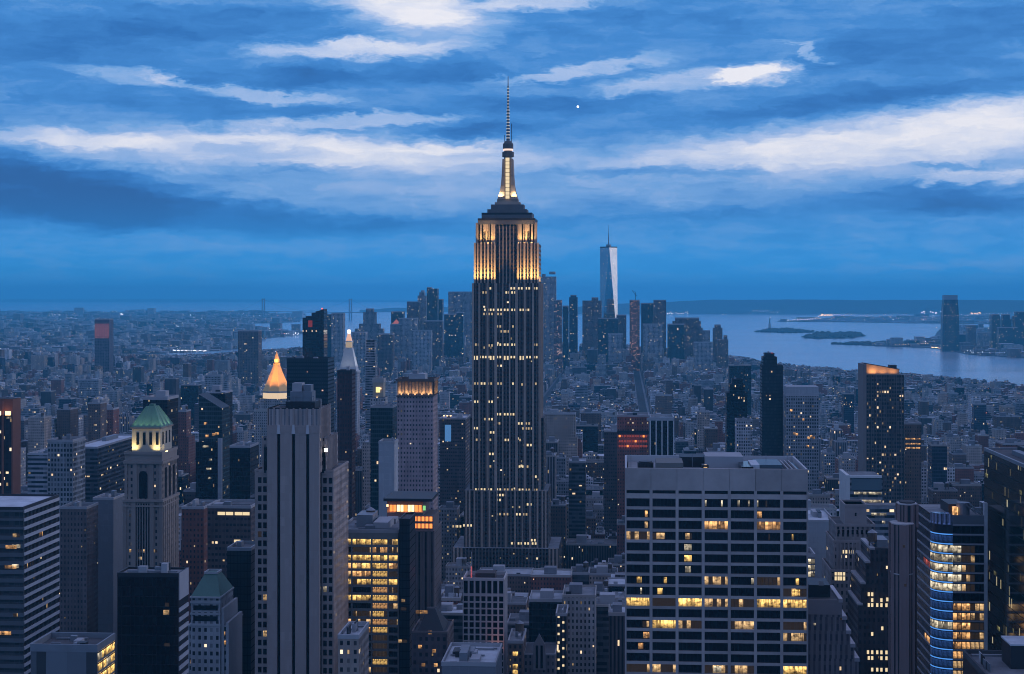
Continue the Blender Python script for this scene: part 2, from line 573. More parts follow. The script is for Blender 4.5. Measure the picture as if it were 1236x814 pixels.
M['foliage'] = principled('foliage', (.05, .06, .045), .95, noise=.5, nscale=.05)
def wooded_island(outline, name, hmax, seed):
    """low island: a shore slab and a mass of trees on it"""
    r_ = random.Random(seed)
    o, pts = land(name, outline, M['land'], 2.5)
    xs = [p[0] for p in pts]; ys = [p[1] for p in pts]
    mb = MB()
    def inside(x, y):
        c = False
        j = len(pts) - 1
        for i in range(len(pts)):
            if (pts[i][1] > y) != (pts[j][1] > y) and x < (pts[j][0] - pts[i][0]) * (y - pts[i][1]) / (pts[j][1] - pts[i][1]) + pts[i][0]:
                c = not c
            j = i
        return c
    k = 0
    while k < 260:
        x, y = r_.uniform(min(xs), max(xs)), r_.uniform(min(ys), max(ys))
        if not inside(x, y):
            k += .1
            continue
        k += 1
        r, h = r_.uniform(9, 20), r_.uniform(.35, 1) * hmax
        mb.cyl(x, y, r, 2.4, h * .6, 7, r * 1.1, top=-1, ph=r_.random())
        mb.cyl(x, y, r * 1.1, h * .6, h, 7, r * .35, ph=r_.random())
    tag(mb.build(name + '_trees', M['foliage']), 'dark mass of low trees covering a small harbour island', 'trees', kind='stuff')
wooded_island([(970, 408), (986, 403.4), (1034, 403.6), (1042, 406), (1030, 408.6), (985, 409.4)], 'long_island_in_bay', 22, 4)
wooded_island([(912, 401), (930, 398.6), (952, 398), (976, 400.4), (986, 401.6), (950, 402.2)], 'small_island_in_bay', 18, 5)
wooded_island([(1003, 415.6), (1042, 414.4), (1066, 413.6), (1100, 413.8), (1100, 417.2), (1062, 417.2), (1030, 416.6)], 'near_island_in_bay', 14, 6)

# ------------------------------------------------------------------ dusk haze over the whole city
hm = bpy.data.materials.new('haze')
hm.use_nodes = True
ht = hm.node_tree
ht.nodes.clear()
pv = ht.nodes.new('ShaderNodeVolumePrincipled')
pv.inputs['Color'].default_value = (.13, .72, 1.0, 1)
pv.inputs['Density'].default_value = HAZE_DENSITY
pv.inputs['Anisotropy'].default_value = 0.0
ho = ht.nodes.new('ShaderNodeOutputMaterial')
ht.links.new(pv.outputs[0], ho.inputs['Volume'])
tag(MB().box(-98000, 98000, -98000, 98000, -1.5, 575).build('haze', hm), kind='stuff')

# ------------------------------------------------------------------ shared building materials
M['roof_dark'] = principled('roof_dark', (.07, .07, .075), .95, noise=.4, nscale=.15)
M['roof_grey'] = principled('roof_grey', (.16, .165, .175), .95, noise=.75, nscale=.15)
M['roof_pale'] = principled('roof_pale', (.42, .44, .46), .9, noise=.5, nscale=.15)
M['metal_dark'] = principled('metal_dark', (.04, .04, .045), .5, .6)
M['metal_grey'] = principled('metal_grey', (.22, .23, .25), .5, .5, noise=.2)
M['wood_tank'] = principled('wood_tank', (.09, .065, .05), .9, noise=.3, nscale=.6)
M['concrete'] = principled('concrete', (.33, .33, .34), .9, noise=.25, nscale=.08)
M['limestone'] = principled('limestone', (.36, .335, .31), .85, noise=.25, nscale=.06)
M['black_glass'] = principled('black_glass', (.006, .007, .010), .16, spec=.5)
M['dark_glass'] = principled('dark_glass', (.008, .010, .014), .22, spec=.45)
M['win_yellow'] = emitter('win_yellow', (1, .60, .17), 1.3, 'room')
M['win_warm'] = emitter('win_warm', (1, .50, .18), 1.0, 'room')
M['win_dim'] = emitter('win_dim', (1, .62, .28), .38, 'specks')
M['win_white'] = emitter('win_white', (1, .84, .58), .8, 'room')
M['lamp_white'] = emitter('lamp_white', (1, .93, .85), 3.0)
M['lamp_warm'] = emitter('lamp_warm', (1, .62, .28), 2.6)
M['lamp_red'] = emitter('lamp_red', (1, .10, .06), 2.0)
M['lamp_orange'] = emitter('lamp_orange', (1, .28, .06), 1.5)
M['lamp_blue'] = emitter('lamp_blue', (.10, .36, 1), .8)
M['win_pair'] = emitter('win_pair', (1, .78, .46), .85)

def flood(parent_loc, x, y, z, w, energy, col=(1, .70, .30), tilt=22, rz=0.0, depth=1.0, name='floodlight', spread=75):
    """a row of real floodlights on a ledge, aimed up at the wall behind"""
    l = bpy.data.lights.new(name, 'AREA')
    l.shape = 'RECTANGLE'
    l.size, l.size_y = w, depth
    l.energy = energy
    l.color = col
    l.spread = R(spread)
    o = bpy.data.objects.new(name, l)
    COL.objects.link(o)
    o.location = (parent_loc[0] + x, parent_loc[1] + y, parent_loc[2] + z)
    # an area lamp shines along its -Z: turn it up, then lean it towards the wall
    o.rotation_euler = (R(180 - tilt), 0, rz)
    return o

# one pane mesh per size, shared by every window of that size
_PANES = {}
def pane(w, h, mat):
    k = (round(w, 3), round(h, 3), mat.name)
    if k not in _PANES:
        mb = MB()
        mb.face([(-w / 2, 0, 0), (w / 2, 0, 0), (w / 2, 0, h), (-w / 2, 0, h)], [(0, 0), (w, 0), (w, h), (0, h)])
        me = bpy.data.meshes.new('window')
        me.from_pydata(mb.v, [], mb.f)
        uvl = me.uv_layers.new(name='UVMap')
        uvl.data.foreach_set('uv', np.array(mb.uv, dtype=np.float32).ravel())
        me.materials.append(mat)
        _PANES[k] = me
    return _PANES[k]
def windows(root, specs, cap=100):
    """specs: (x, y, z, w, h, material, rz). The 100 largest are parts of their own; the rest one part"""
    specs = sorted(specs, key=lambda s: (-(s[5].name.startswith('win')), -s[3] * s[4], -s[2]))
    for (x, y, z, w, h, mat, rz) in specs[:cap]:
        share('window', pane(w, h, mat), root, (x, y, z), rz)
    rest = specs[cap:]
    if rest:
        mats = sorted({s[5] for s in rest}, key=lambda m: m.name)
        mb = MB()
        for (x, y, z, w, h, mat, rz) in rest:
            c, s_ = math.cos(rz), math.sin(rz)
            mb.face([(x - w / 2 * c, y - w / 2 * s_, z), (x + w / 2 * c, y + w / 2 * s_, z), (x + w / 2 * c, y + w / 2 * s_, z + h), (x - w / 2 * c, y - w / 2 * s_, z + h)],
                    [(0, 0), (w, 0), (w, h), (0, h)], mats.index(mat))
        tag(mb.build('windows', mats, root), kind='stuff')

def water_tank(root, x, y, z, r=2.2, h=4.0):
    mb = MB()
    for sx in (-1, 1):
        for sy in (-1, 1):
            mb.box(x + sx * r * .6 - .15, x + sx * r * .6 + .15, y + sy * r * .6 - .15, y + sy * r * .6 + .15, z, z + 2.5)
    t = MB().cyl(x, y, r, z + 2.5, z + 2.5 + h, 12, bottom=True).build('water_tank', M['wood_tank'], root)
    mb.build('tank_frame', M['metal_dark'], t)
    MB().cyl(x, y, r * 1.08, z + 2.52 + h, z + 2.52 + h + r * .7, 12, .1, bottom=True).build('tank_cap', M['metal_grey'], t)
def roof_kit(root, x0, x1, y0, y1, z, n, seed, tank=True, mats=('metal_grey', 'concrete', 'metal_dark')):
    r_ = random.Random(seed)
    for i in range(n):
        w, dp, h = r_.uniform(.08, .25) * (x1 - x0), r_.uniform(.1, .3) * (y1 - y0), r_.uniform(1.2, 4)
        x, y = r_.uniform(x0 + 1, x1 - w - 1), r_.uniform(y0 + 1, y1 - dp - 1)
        MB().box(x, x + w, y, y + dp, z - .05, z + h + i * .013).build('rooftop_unit', M[mats[i % len(mats)]], root)
    for i in range(n // 2):          # ducts and pipes
        ya = r_.uniform(y0 + 1, y1 - 1)
        xa, xb = sorted((r_.uniform(x0, x1), r_.uniform(x0, x1)))
        MB().box(xa, xb + .6, ya, ya + .55, z + .28, z + .85 + i * .011).build('duct', M['metal_grey'], root)
    if tank:
        water_tank(root, x0 + (x1 - x0) * r_.uniform(.3, .7), y0 + (y1 - y0) * r_.uniform(.3, .7), z)

def slab(name, label, px0, px1, py, d, depth, mat, roof='roof_grey', phrase=None, parapet=1.2, units=2, tank=False, tiers=None, bulk=None, yvis=None, crown=None, group=None):
    """a tower with a flat roof. tiers: list of (dx0, dx1, dy, ytop) further set-back blocks above, given in photo px"""
    x, y, w = site(px0, px1, d, depth, py, phrase, yvis)
    h = HZ(py, d)
    root = thing(name, label, 'building', (x, y, 0), group)
    bay = BAY.get(mat.name, (0, 0))[0]
    wall = MB(bay)
    wall.box(-w / 2, w / 2, 0, depth, 0, h, top=-1, bottom=False)
    rf = MB()
    rf.box(-w / 2 + .5, w / 2 - .5, .5, depth - .5, h - .6, h - .25, bottom=False)
    zt, ext = h, (-w / 2, w / 2, 0, depth)
    for (a, c, dy, yt) in tiers or []:
        k = d / F
        X0, X1 = (a - (px0 + px1) / 2) * k, (c - (px0 + px1) / 2) * k
        z1 = HZ(yt, d)
        wall.box(X0, X1, ext[2] + dy, ext[3] - dy, zt - .7, z1, top=-1, bottom=False)
        MB().box(X0 + .4, X1 - .4, ext[2] + dy + .4, ext[3] - dy - .4, z1 - .6, z1 - .25, bottom=False).build('roof', M[roof], root)
        zt, ext = z1, (X0, X1, ext[2] + dy, ext[3] - dy)
    wall.build('wall', mat, root)
    rf.build('roof', M[roof], root)
    if parapet:
        MB().ring(ext[0] - .15, ext[1] + .15, ext[2] - .15, ext[3] + .15, zt - .4, zt + parapet, .6).build('parapet', crown or M['concrete'], root)
    if bulk:
        a, c, yb = bulk
        k = d / F
        X0, X1 = (a - (px0 + px1) / 2) * k, (c - (px0 + px1) / 2) * k
        MB().box(X0, X1, ext[2] + 3, max(ext[3] - 4, ext[2] + 7), zt - .3, HZ(yb, d)).build('bulkhead', crown or M['concrete'], root)
    if units or tank:
        roof_kit(root, ext[0] + 1, ext[1] - 1, ext[2] + 1, ext[3] - 1, zt - .3, units, hash(name + str(px0)) % 999 if False else int(px0 * 7 + py), tank)
    return root, (x, y, w, h, ext, zt)

# ================================================================== spired limestone tower
def spired_tower():
    d = 1335.0
    k = d / F
    cxp = 611
    x, y, w = site(570, 652, d, 44, 88, 'the spired tower')
    GUARD.append((556, 668, 590, 655, d))
    FOOT.append((x - 62, x + 62, y - 14, y + 62))
    root = thing('spired_tower', 'tallest limestone skyscraper with golden floodlit crown and needle spire', 'skyscraper', (x, y, 0))
    Z = lambda py: HZ(py, d)
    stone = principled('tower_limestone', (.37, .285, .225), .85, noise=.35, nscale=.05)
    dark_sp = (.06, .056, .06)
    bayw = 2.75
    core = facade('tower_bays', (.15, .125, .11), bayw, 3.75, .60, .52, lit=.022, strength=.9, litcol=(1, .72, .36), spandrel=dark_sp, row=.85, rough=.2)
    side = 0
    yb = 44.0
    z0, z590, z342, z294, z270 = 0, Z(590), Z(342), Z(294), Z(270)
    hw = 41 * k
    wall = MB(bayw)
    # base tiers
    wall.box(-64 * k, 64 * k, -9, yb + 14, 0, Z(660), top=-1, bottom=False)
    wall.box(-51 * k, 51 * k, -3, yb + 6, 0, Z(592), top=-1, bottom=False)
    wall.box(-45 * k, 45 * k, 7, yb + 3, 0, Z(505), top=-1, bottom=False)
    wall.box(-hw, hw, 0, yb, Z(660), z342, top=-1, bottom=False)
    # upper tiers: two shoulders and a recessed middle that runs higher
    wall.box(-39 * k, -13 * k, 1.0, yb - 1, z342 - 1, z294, top=-1, bottom=False)
    wall.box(13 * k, 39 * k, 1.0, yb - 1, z342 - 1, z294, top=-1, bottom=False)
    wall.box(-13 * k, 13 * k, 3.6, yb - 3.6, z342 - 1, z270, top=-1, bottom=False)
    wall.box(-34 * k, -13 * k, 3.0, yb - 3, z294 - 1, z270, top=-1, bottom=False)
    wall.box(13 * k, 34 * k, 3.0, yb - 3, z294 - 1, z270, top=-1, bottom=False)
    wall.build('wall', core, root)
    for (a, c, y0, y1, z) in ((-64, 64, -8.6, yb + 13.6, Z(660)), (-51, 51, -2.6, yb + 5.6, Z(592)), (-45, 45, 7.4, yb + 2.6, Z(505)), (-41, 41, .4, yb - .4, z342),
                              (-39, -13.2, 1.4, yb - 1.4, z294), (13.2, 39, 1.4, yb - 1.4, z294), (-34, 34, 3.7, yb - 3.7, z270)):
        MB().box(a * k + .3, c * k - .3, y0, y1, z - .5, z - .1, bottom=False).build('roof', M['roof_grey'], root)
    # limestone piers: one mesh part per pier
    def pier(xc, wd, y0, z0_, z1_, dp=.9):
        MB().box(xc - wd / 2, xc + wd / 2, y0 - dp, y0 + .2, z0_, z1_).build('pier', stone, root)
    pp = [-40.2, -32.5, -22.5, -12.6, -4.2, 4.2, 12.6, 22.5, 32.5, 40.2]
    for q in pp:
        if abs(q) < 10:
            continue
        pier(q * k, 2.3 if abs(q) > 12 and abs(q) < 14 else 1.6, 0, Z(662), z342)
    for q in (-4.2, 4.2):
        pier(q * k, 1.2, 0, Z(662), z342, .5)
    for s in (-1, 1):
        for q in (38.2, 34.5, 30.5, 26, 22, 17.5, 14):
            pier(s * q * k, 1.5 if q in (38.2, 30.5, 22, 14) else .8, 1.0, z342 - .5, z294 + .6, .9)
        for q in (33, 29, 24, 19.5, 14.5):
            pier(s * q * k, 1.3, 3.0, z294 - .5, z270 + .4, .8)
        for q in (48, 44):
            pier(s * q * k, 1.3, -3, Z(662), Z(592) + .5, .7)
        for q in (62, 57.5, 53):
            pier(s * q * k, 1.5, -9, 0, Z(660) + .5, .7)
    for q in (-38, -29, -20, -11, 0, 11, 20, 29, 38):
        pier(q * k, 1.3, -3, Z(662), Z(592) + .5, .7)
    for q in (-8.4, -4.2, 0, 4.2, 8.4):
        pier(q * k, .9, 3.6, z342 - .5, z270 - 2, .7)
    for i in range(7):       # west side piers, seen edge on
        yy = 3 + i * 6.3
        MB().box(hw - .1, hw + .6, yy - .8, yy + .8, Z(662), z342).build('pier', stone, root)
    # broad stone panels on the shoulders of the crown
    for s in (-1, 1):
        MB().box(s * 32.6 * k - 3.2, s * 32.6 * k + 3.2, 2.2, 3.1, z294, z270 + .8).build('crown_panel', stone, root)
        MB().box(s * 18.5 * k - 2.0, s * 18.5 * k + 2.0, 2.2, 3.1, z294, z270 + .8).build('crown_panel', stone, root)
        MB().box(s * 25 * k - 2.0, s * 25 * k + 2.0, 2.3, 3.1, Z(279), z270 + .8).build('crown_panel', stone, root)
    # dark stepped terraces above
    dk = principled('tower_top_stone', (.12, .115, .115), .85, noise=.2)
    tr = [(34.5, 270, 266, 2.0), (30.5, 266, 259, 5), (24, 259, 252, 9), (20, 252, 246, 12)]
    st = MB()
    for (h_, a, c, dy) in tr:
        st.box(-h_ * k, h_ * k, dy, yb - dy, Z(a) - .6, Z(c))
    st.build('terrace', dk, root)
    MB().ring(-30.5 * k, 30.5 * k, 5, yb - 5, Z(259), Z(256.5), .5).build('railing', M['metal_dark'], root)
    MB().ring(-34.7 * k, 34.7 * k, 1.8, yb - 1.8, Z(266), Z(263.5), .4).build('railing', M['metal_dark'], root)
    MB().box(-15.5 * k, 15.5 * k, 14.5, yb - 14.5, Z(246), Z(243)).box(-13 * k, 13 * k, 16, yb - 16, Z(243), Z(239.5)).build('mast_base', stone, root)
    # mooring mast: tapering fin wings around a lit glass strip
    yc = yb / 2
    mast = MB()
    prof = [(239.5, 9.2), (232, 7.6), (222, 6.4), (208, 5.7), (187, 5.2)]
    for (a, ra), (c, rc) in zip(prof[:-1], prof[1:]):
        mast.cyl(0, yc, ra * k, Z(a), Z(c), 12, rc * k, ph=R(15))
    mast.build('mast', principled('mast_metal', (.26, .235, .21), .45, .5), root)
    for s in (-1, 1):
        wing = MB()
        pr = [(239.6, 12.5), (236, 11.4), (230, 9.6), (222, 8.2), (210, 7.2), (190, 6.4)]
        for (a, ra), (c, rc) in zip(pr[:-1], pr[1:]):
            x0, x1 = s * 3.6 * k, s * ra * k
            x2 = s * rc * k
            pts0 = sorted([x0, x1]); pts1 = sorted([x0, x2])
            wing.prism([(pts0[0], yc - 7), (pts0[1], yc - 7), (pts0[1], yc + 7), (pts0[0], yc + 7)], Z(a), Z(c), 0, None, False,
                       [(pts1[0], yc - 6), (pts1[1], yc - 6), (pts1[1], yc + 6), (pts1[0], yc + 6)])
        wing.build('mast_wing', stone, root)
    nst = 11
    for i in range(nst):
        a, c = Z(238.5) + (Z(188) - Z(238.5)) * i / nst, Z(238.5) + (Z(188) - Z(238.5)) * (i + .82) / nst
        MB().box(-2.3 * k, 2.3 * k, yc - 8.0, yc - 6.2, a, c).build('lit_glass', M['win_pair'], root)
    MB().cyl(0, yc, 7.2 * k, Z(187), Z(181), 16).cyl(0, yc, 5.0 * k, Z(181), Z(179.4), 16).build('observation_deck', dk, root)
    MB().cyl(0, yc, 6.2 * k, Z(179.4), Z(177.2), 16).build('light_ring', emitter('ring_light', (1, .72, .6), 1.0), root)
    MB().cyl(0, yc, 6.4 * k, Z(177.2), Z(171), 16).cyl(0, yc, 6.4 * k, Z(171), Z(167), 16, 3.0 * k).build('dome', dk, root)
    for s, yy in ((-1, 160), (1, 146)):
        MB().bar((s * 4.2 * k, yc, Z(171)), (s * 4.2 * k, yc, Z(yy)), .32).build('aerial', M['metal_dark'], root)
    # antenna with beacon rows
    an = MB()
    for (a, c, r0, r1) in ((167, 150, 2.0, 1.9), (150, 128, 1.6, 1.4), (128, 104, 1.15, .9), (104, 88, .75, .45)):
        an.cyl(0, yc, r0 * k, Z(a), Z(c), 8, r1 * k)
    an.build('antenna', M['metal_grey'], root)
    M['beacon'] = emitter('beacon', (1, .93, .85), .6)
    zz = 166
    i = 0
    while zz > 100:
        r_ = 2.25 if zz > 150 else 1.9 if zz > 128 else 1.35
        MB().cyl(0, yc, r_ * k, Z(zz), Z(zz - .8), 8).build('beacon_ring', M['beacon'] if i % 2 else M['metal_dark'], root)
        zz -= 1.9
        i += 1
    # lit windows: pairs seen in the photo row by row (px x list per photo row)
    rows = {348: [(590, 1), (619, 2), (628, 2), (637, 2), (646, 2)], 353: [(585, .6), (613, 1), (620, 1)],
            374: [(587, 2), (594, 2), (603, 2), (611, 2), (620, 2), (630, 1), (636, 1)], 379: [(586, .6), (592, .6), (603, .6)],
            394: [(602, .7), (621, .7)], 400: [(607, .8), (612, .8)], 416: [(576, .7), (602, 1.2), (611, 1.2), (620, 1.2), (646, .6)],
            417: [(592, .6)], 431: [(574, 2), (581, 2), (588, 2), (594, 2), (602, 2), (611, 2), (619, 2), (630, 2), (638, 2), (646, 2)],
            433: [(574, 1), (594, 1), (611, 1), (630, 1)], 463: [(575, .8), (583, 1), (591, .8), (603, .8), (621, 1), (645, .7)],
            464: [(632, .7)], 485: [(575, 1), (592, 1)], 500: [(602, 1), (611, 1), (618, 1)], 506: [(587, .8), (592, 1)], 511: [(628, 1), (601, .7), (637, .7)],
            517: [(574, 2), (633, .8), (640, .8)], 522: [(594, 1)], 531: [(577, .6), (590, .7), (612, 1.4), (626, .6)], 537: [(635, 1.6), (639, 1.6)],
            548: [(593, 1.2)], 563: [(590, .9), (629, 1), (635, .8)], 575: [(645, 1)],
            591: [(576, 1), (583, 1), (591, 1), (602, 1), (611, .9), (620, .9), (629, 1), (637, .9), (646, .6)], 597: [(602, 1), (609, 1)], 603: [(602, 1)],
            608: [(639, 1.2)], 620: [(602, .7), (611, .8), (626, 1), (634, .8)], 655: [(620, 1), (628, 1.4), (636, 1), (645, 1)], 651: [(644, 1.4)], 634: [(550, .8), (555, 1), (562, 1), (567, 1)]}
    sp = []
    br = {}
    for py, lst in rows.items():
        for (px, s) in lst:
            key = 'win_pair' if s >= 1 else 'win_dimpair'
            if key not in M:
                M[key] = emitter(key, (1, .72, .40), .45)
            yy = 0 if py < 592 else -3
            if px < 560:
                yy = -9
            for o in (-1.25, 1.25):
                sp.append(((px - cxp) * k + o, yy - .03, Z(py) - 1.1, 1.35, 1.9, M[key], 0))
    windows(root, sp)
    # floodlights on the setbacks
    loc = (x, y, 0)
    warm = (1, .60, .19)
    for s in (-1, 1):
        flood(loc, s * 26 * k, -2.6, z342 - .4, 17, 12000, warm, 1)
        flood(loc, s * 24 * k, .2, z294 + .3, 13, 5200, warm, 3)
        flood(loc, s * 8.5 * k, yc - 8.5, Z(239.5) + .6, 4, 1600, (1, .78, .45), 20, depth=.8)
    flood(loc, (39.5 * k + 1.0), 20, z342 + .6, 30, 5000, warm, 16, R(90))
    return root
spired_tower()

# ================================================================== large near buildings
LS = lambda c: tuple(c)
BRICK, BROWN, TAN, GREY, PALE = (.17, .095, .08), (.13, .10, .09), (.30, .25, .21), (.26, .26, .27), (.45, .45, .46)

def grid_slab_tower():
    """broad pale slab of seven bays of strip windows, front right of the spired tower"""
    d = 631.0
    k = d / F
    px0, px1 = 755.0, 974.0
    depth = 52.0
    x, y, w = site(px0, px1, d, depth, 566, 'the wide pale grid slab')
    root = thing('office_tower', 'broad pale concrete slab with seven columns of wide strip windows, some glowing yellow', 'office building', (x, y, 0))
    Z = lambda py: HZ(py, d)
    h = Z(566)
    con = principled('slab_concrete', (.39, .345, .325), .8, noise=.36, nscale=.12)
    body = MB()
    body.box(-w / 2, w / 2, 1.2, depth, 0, h - 2, top=-1, bottom=False)
    body.build('wall', con, root)
    # crown panels above the top windows, with fine joints between
    pitch = w / 7
    for i in range(7):
        MB().box(-w / 2 + i * pitch + .06, -w / 2 + (i + 1) * pitch - .06, 0, 1.3, Z(592.6), h).build('crown_panel', con, root)
    # piers
    for i in range(8):
        xc = -w / 2 + i * pitch
        a, c = xc - .57, xc + .57
        if i == 0: a = -w / 2
        if i == 7: c = w / 2
        MB().box(a, c, -.12, 1.25, 40, Z(592.6) - .01).build('pier', con, root)
    # spandrels
    fl = 13.37
    zt = [593.0] + [602.6 + i * fl for i in range(18)]
    MB().box(-w / 2 + .1, w / 2 - .1, .05, 1.22, Z(602.6), Z(596.6)).build('spandrel', con, root)
    for i in range(18):
        MB().box(-w / 2 + .1, w / 2 - .1, .05, 1.22, Z(602.6 + (i + 1) * fl), Z(602.6 + i * fl + 9.9)).build('spandrel', con, root)
    Y_, O_, D_, G_ = M['win_yellow'], M['win_warm'], M['win_dim'], M['dark_glass']
    lit = {3: {3: O_, 5: O_}, 4: {0: D_}, 8: {3: D_, 5: D_}, 9: {6: D_},
           10: {0: Y_, 1: D_, 2: Y_, 3: D_, 4: D_, 5: Y_, 6: Y_}, 12: {1: Y_, 2: D_, 4: D_, 6: D_}, 13: {6: D_},
           16: {0: D_, 1: D_, 3: D_, 4: D_, 6: Y_}}
    sp = []
    ww = pitch - 1.14
    for i in range(7):
        sp.append((-w / 2 + (i + .5) * pitch, .55, Z(596.6), ww, 3.6 * k * 1.0, G_, 0))
    for r_ in range(1, 18):
        for i in range(7):
            zb = Z(602.6 + (r_ - 1) * fl + 9.9)
            sp.append((-w / 2 + (i + .5) * pitch, .55, zb, ww, 9.9 * k, lit.get(r_, {}).get(i, G_), 0))
    # mullions split every strip into panes
    windows(root, sp)
    mu = MB()
    for i in range(7):
        for j in range(1, 6):
            xx = -w / 2 + i * pitch + .57 + ww * j / 6
            mu.box(xx - .05, xx + .05, .42, .56, 60, Z(597))
    tag(mu.build('mullions', M['metal_dark'], root), kind='stuff')
    # single lit rooms behind parts of a strip
    rooms = []
    for (bx, r_, ww_, mm) in ((.82, 2, .10, O_), (.82, 3, .12, D_), (2.45, 4, .25, D_), (2.42, 5, .28, M['win_white']), (2.42, 6, .28, Y_), (2.42, 7, .22, M['win_white']), (6.42, 4, .07, Y_), (5.52, 4, .06, D_),
                         (5.12, 2, .25, O_), (3.1, 1, .06, M['win_white']), (3.72, 1, .06, M['win_white']), (4.36, 1, .07, M['win_white']), (4.75, 1, .06, M['win_white']), (5.08, 1, .06, M['win_white']), (5.42, 1, .06, D_),
                         (.55, 8, .2, Y_), (1.55, 8, .12, Y_), (4.92, 8, .16, M['win_white']), (6.6, 8, .12, Y_), (.62, 9, .07, M['win_white']), (1.35, 9, .2, Y_), (6.55, 9, .3, Y_), (.8, 12, .25, D_), (.85, 13, .3, O_), (.6, 14, .2, O_), (3.55, 16, .3, M['win_white']), (1.3, 4, .5, D_), (.3, 7, .0, D_)):
        if ww_ > 0:
            wv = pitch * ww_
            rooms.append((-w / 2 + bx * pitch, .545, Z(602.6 + (r_ - 1) * fl + 9.0), wv, 7.4 * k, mm, 0))
    for r3 in rooms:
        share('lit_room', pane(r3[3], r3[4], r3[5]), root, r3[:3], 0)
    # side wall windows (east face), seen edge on
    # roof: parapet, low roof, plant rooms
    MB().box(-w / 2 + 1.3, w / 2 - 1.3, 1.3, depth - 1, h - 3.2, h - 2.6).build('roof', M['roof_grey'], root)
    pr = MB()
    pr.box(-w / 2, -w / 2 + .8, 1.31, depth, h - 4, h - .02).box(w / 2 - .8, w / 2, 1.31, depth, h - 4, h - .02).box(-w / 2 + .81, w / 2 - .81, depth - .8, depth, h - 4, h - .02)
    pr.build('parapet', principled('pale_cap', (.42, .42, .43), .8), root)
    U = lambda px: (px - (px0 + px1) / 2) * k
    MB().box(U(793), U(826), 9, 28, h - 2.7, h + 1.2).build('plant_room', principled('plant_room_wall', (.17, .17, .16), .9, noise=.2), root)
    MB().box(U(855), U(902), 22, 40, h - 2.7, h + 2.6).build('plant_room', M['concrete'], root)
    MB().box(U(825), U(858), 30, 44, h - 2.7, h + 1.5).build('plant_room', M['metal_dark'], root)
    MB().box(U(908), U(918), 6, 24, h - 2.7, h + 1.0).build('plant_room', M['roof_pale'], root)
    gl = MB()
    gl.box(U(915), U(946), 8, 30, h - 2.7, h + .8)
    gl.build('skylight', principled('skylight_glass', (.07, .10, .12), .35), root)
    MB().box(U(896), U(910), 4, 26, h - 2.7, h + .4).build('louvre_pit', M['black_glass'], root)
    MB().box(U(950), U(968), 6, 40, h - 2.65, h - 1.4).build('louvre_pit', M['black_glass'], root)
    for i in range(3):
        MB().box(U(952 + i * 5), U(953.4 + i * 5), 6, 40, h - 1.4, h - .5).build('roof_beam', M['concrete'], root)
    MB().cyl(U(780), 14, 3.2, h - 2.7, h + .9, 14).cyl(U(780), 14, 2.6, h + .9, h + 1.3, 14).build('cooling_tower', M['metal_dark'], root)
    MB().box(U(848), U(856), 3.5, 9, h - 2.7, h + 1.0).build('hatch', M['metal_dark'], root)
    MB().cyl(U(852), 3.2, .7, h + .05, h + 1.2, 8).build('lamp', M['win_dim'], root)
    for i, px in enumerate((762, 838, 930, 958)):
        MB().bar((U(px), 10 + 6 * i, h - 3), (U(px), 10 + 6 * i, h + 4), .12).build('aerial', M['metal_grey'], root)
    return root
grid_slab_tower()

